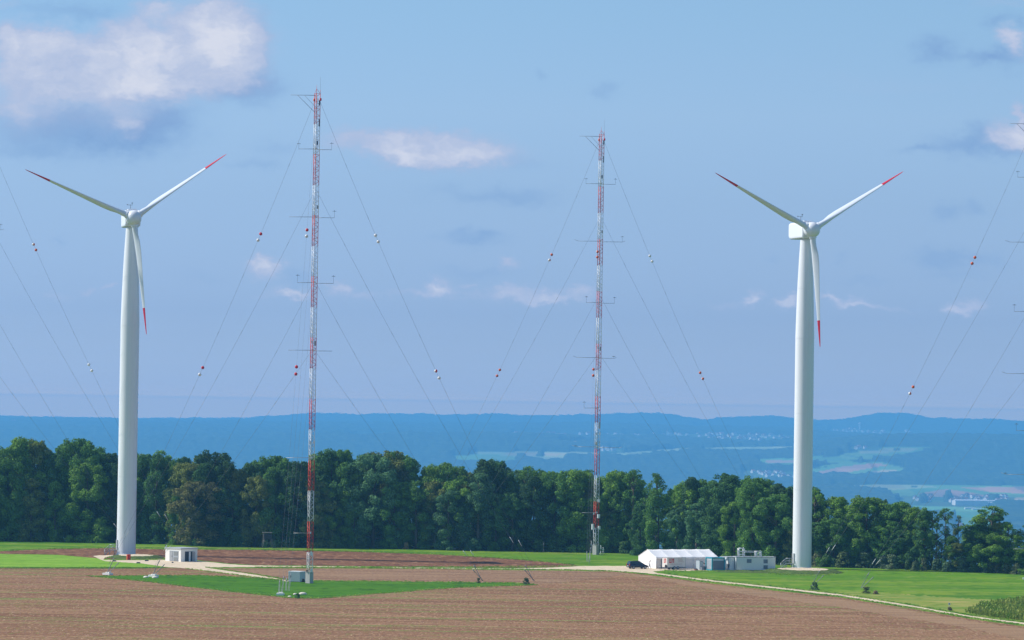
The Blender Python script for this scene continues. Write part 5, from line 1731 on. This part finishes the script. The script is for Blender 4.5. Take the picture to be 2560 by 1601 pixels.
# ------------------------------------------------------------------ people
def person(px, py, label, joints, shirt, trousers, rz, height=1.78):
    """joints: world-like pose, metres; one skinned body with clothing shells"""
    J = {k: Vector(v) for k, v in joints.items()}
    r = None
    me = bpy.data.meshes.new("person")
    names = list(J)
    rad = {"pelvis": .135, "waist": .125, "chest": .155, "neck": .055, "head0": .085, "head1": .098, "crown": .06, "lsh": .065, "rsh": .065, "lel": .045, "rel": .045, "lwr": .032, "rwr": .032,
           "lhip": .095, "rhip": .095, "lkn": .062, "rkn": .062, "lan": .043, "ran": .043, "lto": .035, "rto": .035, "lha": .035, "rha": .035}
    E = [("pelvis", "waist"), ("waist", "chest"), ("chest", "neck"), ("neck", "head0"), ("head0", "head1"), ("head1", "crown"), ("chest", "lsh"), ("chest", "rsh"), ("lsh", "lel"), ("rsh", "rel"), ("lel", "lwr"), ("rel", "rwr"), ("lwr", "lha"), ("rwr", "rha"),
         ("pelvis", "lhip"), ("pelvis", "rhip"), ("lhip", "lkn"), ("rhip", "rkn"), ("lkn", "lan"), ("rkn", "ran"), ("lan", "lto"), ("ran", "rto")]
    vs = [tuple(J[n_]) for n_ in names]
    rads = [rad[n_] for n_ in names]
    es = [(names.index(a_), names.index(c_)) for a_, c_ in E]
    for s_ in ("l", "r"):                     # five fingers of unequal length
        w_, h_ = J[s_ + "wr"], J[s_ + "ha"]
        d_ = (h_ - w_).normalized()
        sd = d_.cross(Vector((0, 1, 0))).normalized() if abs(d_.y) < .9 else Vector((1, 0, 0))
        for q_, L_ in ((-1.5, .06), (-.5, .08), (.5, .085), (1.5, .075)):
            k_ = len(vs)
            vs += [tuple(h_ + sd * q_ * .018 + d_ * .03), tuple(h_ + sd * q_ * .02 + d_ * (.03 + L_ * .6) + Vector((0, -.01, 0))), tuple(h_ + sd * q_ * .02 + d_ * (.03 + L_) + Vector((0, -.03, 0)))]
            rads += [.009, .008, .007]
            es += [(names.index(s_ + "ha"), k_), (k_, k_ + 1), (k_ + 1, k_ + 2)]
        k_ = len(vs)
        vs += [tuple(w_ + d_ * .03 + sd * .04), tuple(w_ + d_ * .07 + sd * .065)]
        rads += [.010, .009]
        es += [(names.index(s_ + "wr"), k_), (k_, k_ + 1)]
    me.from_pydata(vs, es, [])
    o_ = bpy.data.objects.new("person", me)
    C.objects.link(o_)
    sk = o_.modifiers.new("skin", "SKIN")
    sub = o_.modifiers.new("sub", "SUBSURF")
    sub.levels = sub.render_levels = 1
    for i_, v_ in enumerate(me.skin_vertices[0].data):
        v_.radius = (rads[i_], rads[i_])
        v_.use_root = i_ == names.index("pelvis")
    bpy.context.view_layer.update()
    dg = bpy.context.evaluated_depsgraph_get()
    m2_ = bpy.data.meshes.new_from_object(o_.evaluated_get(dg))
    o_.modifiers.clear()
    o_.data = m2_
    m2_.materials.clear()
    for mm_ in (M_skin, shirt, trousers, M_tyre):
        m2_.materials.append(mm_)
    hz = J["pelvis"].z
    for p_ in m2_.polygons:
        c_ = p_.center
        near = min(names, key=lambda n_: (J[n_] - c_).length - rad[n_])
        mi_ = {"pelvis": 2, "waist": 1, "chest": 1, "lsh": 1, "rsh": 1, "lel": 1, "rel": 1, "lhip": 2, "rhip": 2, "lkn": 2, "rkn": 2, "lan": 3 if c_.z < .08 else 2, "ran": 3 if c_.z < .08 else 2, "lto": 3, "rto": 3}.get(near, 0)
        p_.material_index = mi_
        p_.use_smooth = True
    hd = (J["head1"] + J["crown"]) / 2
    fc = Vector((-1, 0, 0))
    MB().sphere(hd + Vector((.02, 0, .03)), .115, 12, sc=(1.05, .95, .8)).build("hair", M_hair, o_)
    fb = MB().sphere(J["head1"] + fc * .105 + Vector((0, 0, -.02)), .018, 6)
    fb.build("nose", M_skin, o_)
    o_.location = gp(px, py)
    o_.rotation_euler = (0, 0, rz)
    tag(o_, label, "person")
    return o_


person(1560 + 388 / 6.045, 1422.8, "person in white shirt and dark trousers striding with one arm raised beside the dark car",
       dict(pelvis=(0, 0, .95), waist=(-.01, 0, 1.12), chest=(-.02, 0, 1.35), neck=(0, 0, 1.50), head0=(.02, 0, 1.58), head1=(.03, 0, 1.67), crown=(.04, 0, 1.75), lsh=(-.03, -.19, 1.42), rsh=(.0, .19, 1.42), lel=(-.28, -.26, 1.30), rel=(.16, .24, 1.62), lwr=(-.36, -.3, 1.08),
            rwr=(.22, .2, 1.86), lha=(-.39, -.31, 1.01), rha=(.24, .19, 1.93), lhip=(-.02, -.1, .90), rhip=(.02, .1, .90), lkn=(-.17, -.12, .50), rkn=(.14, .12, .52), lan=(-.38, -.13, .09), ran=(.34, .13, .10), lto=(-.52, -.14, .04), rto=(.22, .14, .04)), M_shirt, M_trous, R(10))
person(1560 + 1578 / 6.045, 1428.0, "person in dark work clothes standing between the teal container and the white plant housing",
       dict(pelvis=(0, 0, .97), waist=(0, 0, 1.14), chest=(-.01, 0, 1.37), neck=(0, 0, 1.53), head0=(-.01, 0, 1.61), head1=(-.02, 0, 1.70), crown=(-.01, 0, 1.78), lsh=(-.17, -.06, 1.45), rsh=(.17, .06, 1.45), lel=(-.23, -.08, 1.17), rel=(.23, .06, 1.17), lwr=(-.25, -.14, .92),
            rwr=(.22, -.06, .93), lha=(-.25, -.17, .84), rha=(.21, -.09, .85), lhip=(-.09, 0, .92), rhip=(.09, 0, .92), lkn=(-.12, -.03, .50), rkn=(.11, 0, .50), lan=(-.14, 0, .09), ran=(.13, .03, .09), lto=(-.17, -.15, .04), rto=(.15, -.12, .04)), M_black, M_black, 0)

# ------------------------------------------------------------------ haze
hz = MB().box((0, 0, 0), (1, 1, 1)).build("haze", [])
hz.scale = (40000, 33400, 118 + 465)
hz.location = (0, -1600 + 33400 / 2, (118 - 465) / 2)
tag(hz, "blue haze lying over the valley and plateau", "haze", kind="stuff")
m = bpy.data.materials.new("haze_air")
m.use_nodes = True
nt = m.node_tree
nt.nodes.clear()
out = nt.nodes.new("ShaderNodeOutputMaterial")
pv = nt.nodes.new("ShaderNodeVolumePrincipled")
pv.inputs["Color"].default_value = (0.165, 0.54, 0.98, 1)
pv.inputs["Density"].default_value = 0.84e-4
pv.inputs["Anisotropy"].default_value = 0.1
nt.links.new(pv.outputs[0], out.inputs["Volume"])
hz.data.materials.append(m)

# ------------------------------------------------------------------ sun and sky
AZ, EL = R(-10), R(42.5)       # sun from the left, a little behind the things
sv = Vector((-math.cos(AZ) * math.cos(EL), -math.sin(AZ) * math.cos(EL), math.sin(EL)))
sun = bpy.data.lights.new("sun", "SUN")
sun.energy = 3.6
sun.angle = R(.5)
sun.color = (1.0, .955, .88)
so = bpy.data.objects.new("sun", sun)
C.objects.link(so)
so.rotation_euler = sv.to_track_quat("Z", "Y").to_euler()

w = bpy.data.worlds.new("World")
S.world = w
w.use_nodes = True
w.cycles.sampling_method = "MANUAL"
w.cycles.sample_map_resolution = 1024
nt = w.node_tree
N, L = nt.nodes, nt.links
N.clear()
out = N.new("ShaderNodeOutputWorld")
bg = N.new("ShaderNodeBackground")
sky = N.new("ShaderNodeTexSky")
sky.sky_type = "NISHITA"
sky.sun_disc = False
sky.sun_elevation = EL
sky.sun_rotation = math.atan2(sv.x, sv.y)
sky.altitude = 700
sky.air_density = 1.0
sky.dust_density = .6
sky.ozone_density = 2.0


def M(op, a_, b_=None, c_=None, clamp=False):
    n_ = N.new("ShaderNodeMath")
    n_.operation = op
    n_.use_clamp = clamp
    for i_, v_ in enumerate((a_, b_, c_)):
        if v_ is None:
            continue
        if isinstance(v_, (int, float)):
            n_.inputs[i_].default_value = v_
        else:
            L.new(v_, n_.inputs[i_])
    return n_.outputs[0]


def VM(op, a_, b_=None, c_=None):
    n_ = N.new("ShaderNodeVectorMath")
    n_.operation = op
    for i_, v_ in enumerate((a_, b_, c_)):
        if v_ is None:
            continue
        if isinstance(v_, tuple):
            n_.inputs[i_].default_value = v_
        else:
            L.new(v_, n_.inputs[i_])
    return n_.outputs["Value"] if op == "LENGTH" else n_.outputs[0]


def MIX(f_, a_, b_, bl="MIX"):
    n_ = N.new("ShaderNodeMix")
    n_.data_type = "RGBA"
    n_.blend_type = bl
    for i_, v_ in ((0, f_), (6, a_), (7, b_)):
        if isinstance(v_, (int, float)):
            n_.inputs[i_].default_value = v_
        elif isinstance(v_, tuple):
            n_.inputs[i_].default_value = (*v_, 1)
        else:
            L.new(v_, n_.inputs[i_])
    return n_.outputs[2]


tcw = N.new("ShaderNodeTexCoord")
sep = N.new("ShaderNodeSeparateXYZ")
L.new(tcw.outputs["Generated"], sep.inputs[0])
yc = M("MAXIMUM", sep.outputs[1], .05)
uu = M("DIVIDE", sep.outputs[0], yc)
vv = M("DIVIDE", sep.outputs[2], yc)
comb = N.new("ShaderNodeCombineXYZ")
L.new(uu, comb.inputs[0])
L.new(vv, comb.inputs[1])
uv0 = comb.outputs[0]


def noise(vec, sx, sy, det, seed, rough=.55):
    mp = VM("MULTIPLY_ADD", vec, (sx, sy, 1), (seed * 1.37, seed * .71, seed))
    n_ = N.new("ShaderNodeTexNoise")
    n_.inputs["Scale"].default_value = 1
    n_.inputs["Detail"].default_value = det
    n_.inputs["Roughness"].default_value = rough
    L.new(mp, n_.inputs["Vector"])
    return n_


nw = noise(uv0, 90, 150, 3, 1.0)
nw2 = noise(uv0, 380, 560, 3, 5.0)
wrp = VM("MULTIPLY_ADD", VM("SUBTRACT", nw.outputs["Color"], (.5, .5, .5)), (.0125, .0075, 0), uv0)
wrp = VM("MULTIPLY_ADD", VM("SUBTRACT", nw2.outputs["Color"], (.5, .5, .5)), (.0042, .0032, 0), wrp)

BR = [(557, 71, 93, 75, 1.15), (590, 107, 75, 60, .5), (357, 120, 85, 64, .75), (343, 195, 95, 46, .65), (500, 165, 135, 58, .5), (32, 92, 58, 36, .75), (125, 95, 50, 34, .6), (180, 175, 170, 62, .55), (330, 60, 60, 30, .25), (480, 60, 40, 40, .3), (560, 190, 90, 40, .35), (90, 215, 120, 40, .35), (300, 235, 120, 26, .3), (180, 285, 220, 60, .26), (330, 300, 90, 40, .2), (60, 300, 70, 45, .2), (386, 16, 42, 24, .55), (43, 268, 45, 20, .35), (314, 312, 30, 22, .2),
      (250, 110, 90, 40, .4), (60, 160, 90, 50, .4), (430, 225, 130, 26, .4), (20, 10, 40, 12, .3),
      (935, 352, 95, 28, .62), (1065, 385, 110, 32, .72), (1084, 336, 90, 22, .42), (1214, 391, 95, 32, .5), (1130, 385, 120, 34, .3), (1180, 360, 60, 22, .2), (1000, 395, 60, 18, .4), (850, 348, 50, 18, .25),
      (663, 668, 46, 27, .72), (700, 735, 95, 12, .2), (735, 728, 34, 15, .42), (842, 722, 32, 21, .55), (916, 738, 45, 14, .3), (1084, 717, 38, 19, .6), (1040, 740, 60, 12, .3), (1166, 712, 26, 7, .35), (1180, 740, 60, 14, .22), (1275, 728, 45, 18, .38), (1345, 743, 55, 20, .42), (1456, 728, 45, 18, .38),
      (1400, 750, 60, 10, .25), (1266, 660, 35, 20, .38), (1873, 747, 23, 19, .6), (1970, 748, 27, 11, .55), (1945, 755, 20, 8, .3), (2090, 750, 62, 9, .42), (2150, 765, 50, 9, .4), (2230, 773, 60, 8, .25), (1806, 762, 50, 10, .22),
      (2525, 95, 38, 28, .62), (2550, 125, 24, 30, .55), (2511, 342, 56, 34, .85), (2558, 290, 18, 34, .7), (2556, 350, 30, 30, .5), (2412, 768, 46, 17, .42), (2380, 775, 30, 8, .25), (220, 730, 34, 15, .3), (280, 722, 18, 8, .3), (140, 748, 40, 14, .22),
      (1960, 170, 460, 34, .10), (2300, 215, 330, 22, .14), (1400, 120, 500, 40, .08), (2500, 6, 120, 16, .25), (1600, 240, 400, 40, .05)]
DK = [(600, 205, 80, 44, .95), (420, 290, 75, 50, .5), (268, 325, 140, 60, .75), (80, 320, 130, 65, .65), (380, 320, 60, 50, .4), (180, 280, 120, 30, .3), (560, 225, 110, 26, .35), (664, 80, 22, 62, .35), (143, 25, 150, 28, .35), (330, 365, 110, 22, .35), (655, 160, 30, 60, .3), (100, 380, 120, 20, .25), (230, 40, 60, 20, .25),
      (637, 410, 60, 16, .32), (690, 365, 50, 20, .25), (1307, 406, 60, 16, .22), (1232, 488, 130, 22, .42), (1310, 490, 60, 14, .2), (1177, 596, 82, 15, .5), (1210, 585, 30, 10, .3), (745, 693, 35, 20, .28), (1200, 680, 90, 18, .22), (1120, 420, 160, 12, .12),
      (2483, 146, 80, 22, .9), (2344, 122, 50, 26, .75), (2310, 150, 30, 20, .3), (2430, 365, 85, 26, .75), (2300, 374, 62, 8, .55), (2520, 385, 60, 14, .5), (2450, 330, 30, 22, .5), (2500, 48, 40, 14, .5), (2480, 65, 25, 14, .45), (2560, 60, 16, 16, .4),
      (2368, 528, 36, 20, .45), (2445, 527, 30, 14, .42), (2350, 648, 56, 22, .45), (2450, 650, 66, 22, .3), (2390, 690, 90, 12, .2), (1520, 222, 30, 18, .38), (1357, 187, 14, 13, .28), (2160, 705, 60, 10, .18), (1930, 650, 14, 10, .2), (2105, 640, 16, 12, .2), (160, 598, 14, 12, .22), (500, 690, 60, 14, .1)]


def blobs(lst, vec):
    acc = None
    for cx_, cy_, rx_, ry_, am in lst:
        d_ = ray(cx_, cy_)
        u_, v_ = d_.x / d_.y, d_.z / d_.y
        sx_, sy_ = F / rx_, F / ry_
        q = VM("MULTIPLY_ADD", vec, (sx_, sy_, 0), (-u_ * sx_, -v_ * sy_, 0))
        ln = VM("LENGTH", q)
        e_ = M("POWER", .36, M("MULTIPLY", ln, ln))
        acc = M("MULTIPLY", e_, am) if acc is None else M("MULTIPLY_ADD", e_, am, acc)
    return acc


front = M("GREATER_THAN", sep.outputs[1], .25)
nd = noise(wrp, 120, 200, 6, 9.0, .62)
BR = [(x_, y_, rx_ * (1.12 if x_ < 700 and y_ < 400 else 1.2 if 800 < x_ < 1300 and y_ < 420 else 1), ry_ * (1.1 if y_ < 420 else 1), am_ * (1.75 if y_ > 600 else 1.0 if 800 < x_ < 1300 and y_ < 420 else 1.08)) for x_, y_, rx_, ry_, am_ in BR]
br = blobs(BR, wrp)
dk = blobs(DK, wrp)
nf = M("MULTIPLY_ADD", nd.outputs["Fac"], 1.1, .48)
brn = M("MULTIPLY", M("MULTIPLY", br, nf), front)
mrb = N.new("ShaderNodeMapRange")
mrb.interpolation_type = "SMOOTHSTEP"
mrb.inputs["From Min"].default_value = .42
mrb.inputs["From Max"].default_value = 1.95
nb2 = noise(wrp, 62, 95, 4, 17.0, .6)
L.new(M("MULTIPLY", brn, M("MULTIPLY_ADD", nb2.outputs["Fac"], 1.9, .08)), mrb.inputs["Value"])
mrv = N.new("ShaderNodeMapRange")
mrv.interpolation_type = "SMOOTHSTEP"
mrv.inputs["From Min"].default_value = .07
mrv.inputs["From Max"].default_value = .86
L.new(brn, mrv.inputs["Value"])
dkn = M("MULTIPLY", M("MULTIPLY", M("MULTIPLY", dk, nf), .92), front, clamp=True)
# horizon band brightened to show through the haze, and the upper sky's blue
ramp = N.new("ShaderNodeValToRGB")
# the added bright strip lies only over the valley ahead, not all round the horizon
side = M("MULTIPLY_ADD", M("ABSOLUTE", uu), 8.0, -1.6, clamp=True)
side = M("MAXIMUM", side, M("SUBTRACT", 1.0, front))
L.new(M("MULTIPLY", M("MAXIMUM", sep.outputs[2], M("MULTIPLY", side, .026)), 4.0, clamp=True), ramp.inputs[0])
cz_ = N.new("ShaderNodeCombineXYZ")
L.new(sep.outputs[0], cz_.inputs[0])
L.new(sep.outputs[1], cz_.inputs[1])
L.new(M("MAXIMUM", sep.outputs[2], .0004), cz_.inputs[2])
L.new(VM("NORMALIZE", cz_.outputs[0]), sky.inputs[0])
cr_ = ramp.color_ramp
# low sky tint raised to offset the haze, strongest in the last half degree
SKYC, HZC, HD = (.284, .440, .690), (.112, .362, .71), .84e-4
TINT = []
for th_ in (0.0, .00262, .0029, .0033, .0042, .0053, .0066, .0082, .0105, .014, .019, .026):
    T_ = math.exp(-HD * min(31800, 84 / max(th_, 1e-6)))
    k_ = min(1, th_ / .024)
    TINT.append((4 * th_, tuple(max(.3, (c_ - h_ * (1 - T_)) / T_ / (a_ + (b_ - a_) * k_)) for c_, h_, a_, b_ in zip(SKYC, HZC, (.73, .70, .52), (.786, .848, .70)))))
TINT += [(.228, (.51, .61, .90)), (.32, (.61, .70, .91)), (.434, (.635, .755, .90)), (1.0, (.85, .95, 1.0))]
while len(cr_.elements) < len(TINT):
    cr_.elements.new(.5)
for e_, (p_, c_) in zip(cr_.elements, TINT):
    e_.position = p_
    e_.color = (*[x_ / 12 for x_ in c_], 1)
base = MIX(1.0, sky.outputs[0], ramp.outputs[0], "MULTIPLY")
base = VM("SCALE", base)
base.node.inputs["Scale"].default_value = 12.0
STR = 0.1
CLD = (0.155 / STR, 0.268 / STR, 0.470 / STR)
CLB = (0.515 / STR, 0.53 / STR, 0.60 / STR)
CLV = (0.308 / STR, 0.370 / STR, 0.520 / STR)
base = MIX(dkn, base, CLD)
base = MIX(mrv.outputs[0], base, CLV)
base = MIX(M("MULTIPLY", mrb.outputs[0], .92), base, CLB)
L.new(base, bg.inputs["Color"])
bg.inputs["Strength"].default_value = STR
L.new(bg.outputs[0], out.inputs["Surface"])

S.view_settings.view_transform = "Standard"
S.view_settings.look = "None"
S.view_settings.exposure = .5
S.view_settings.gamma = 1
S.cycles.use_adaptive_sampling = False
S.cycles.sample_clamp_indirect = 3.0
S.cycles.max_bounces = 5
S.cycles.diffuse_bounces = 3
S.cycles.transparent_max_bounces = 8
S.cycles.volume_bounces = 2
S.cycles.use_denoising = True
S.cycles.denoising_input_passes = "RGB_ALBEDO_NORMAL"
S.cycles.denoising_prefilter = "ACCURATE"
S.render.film_transparent = False
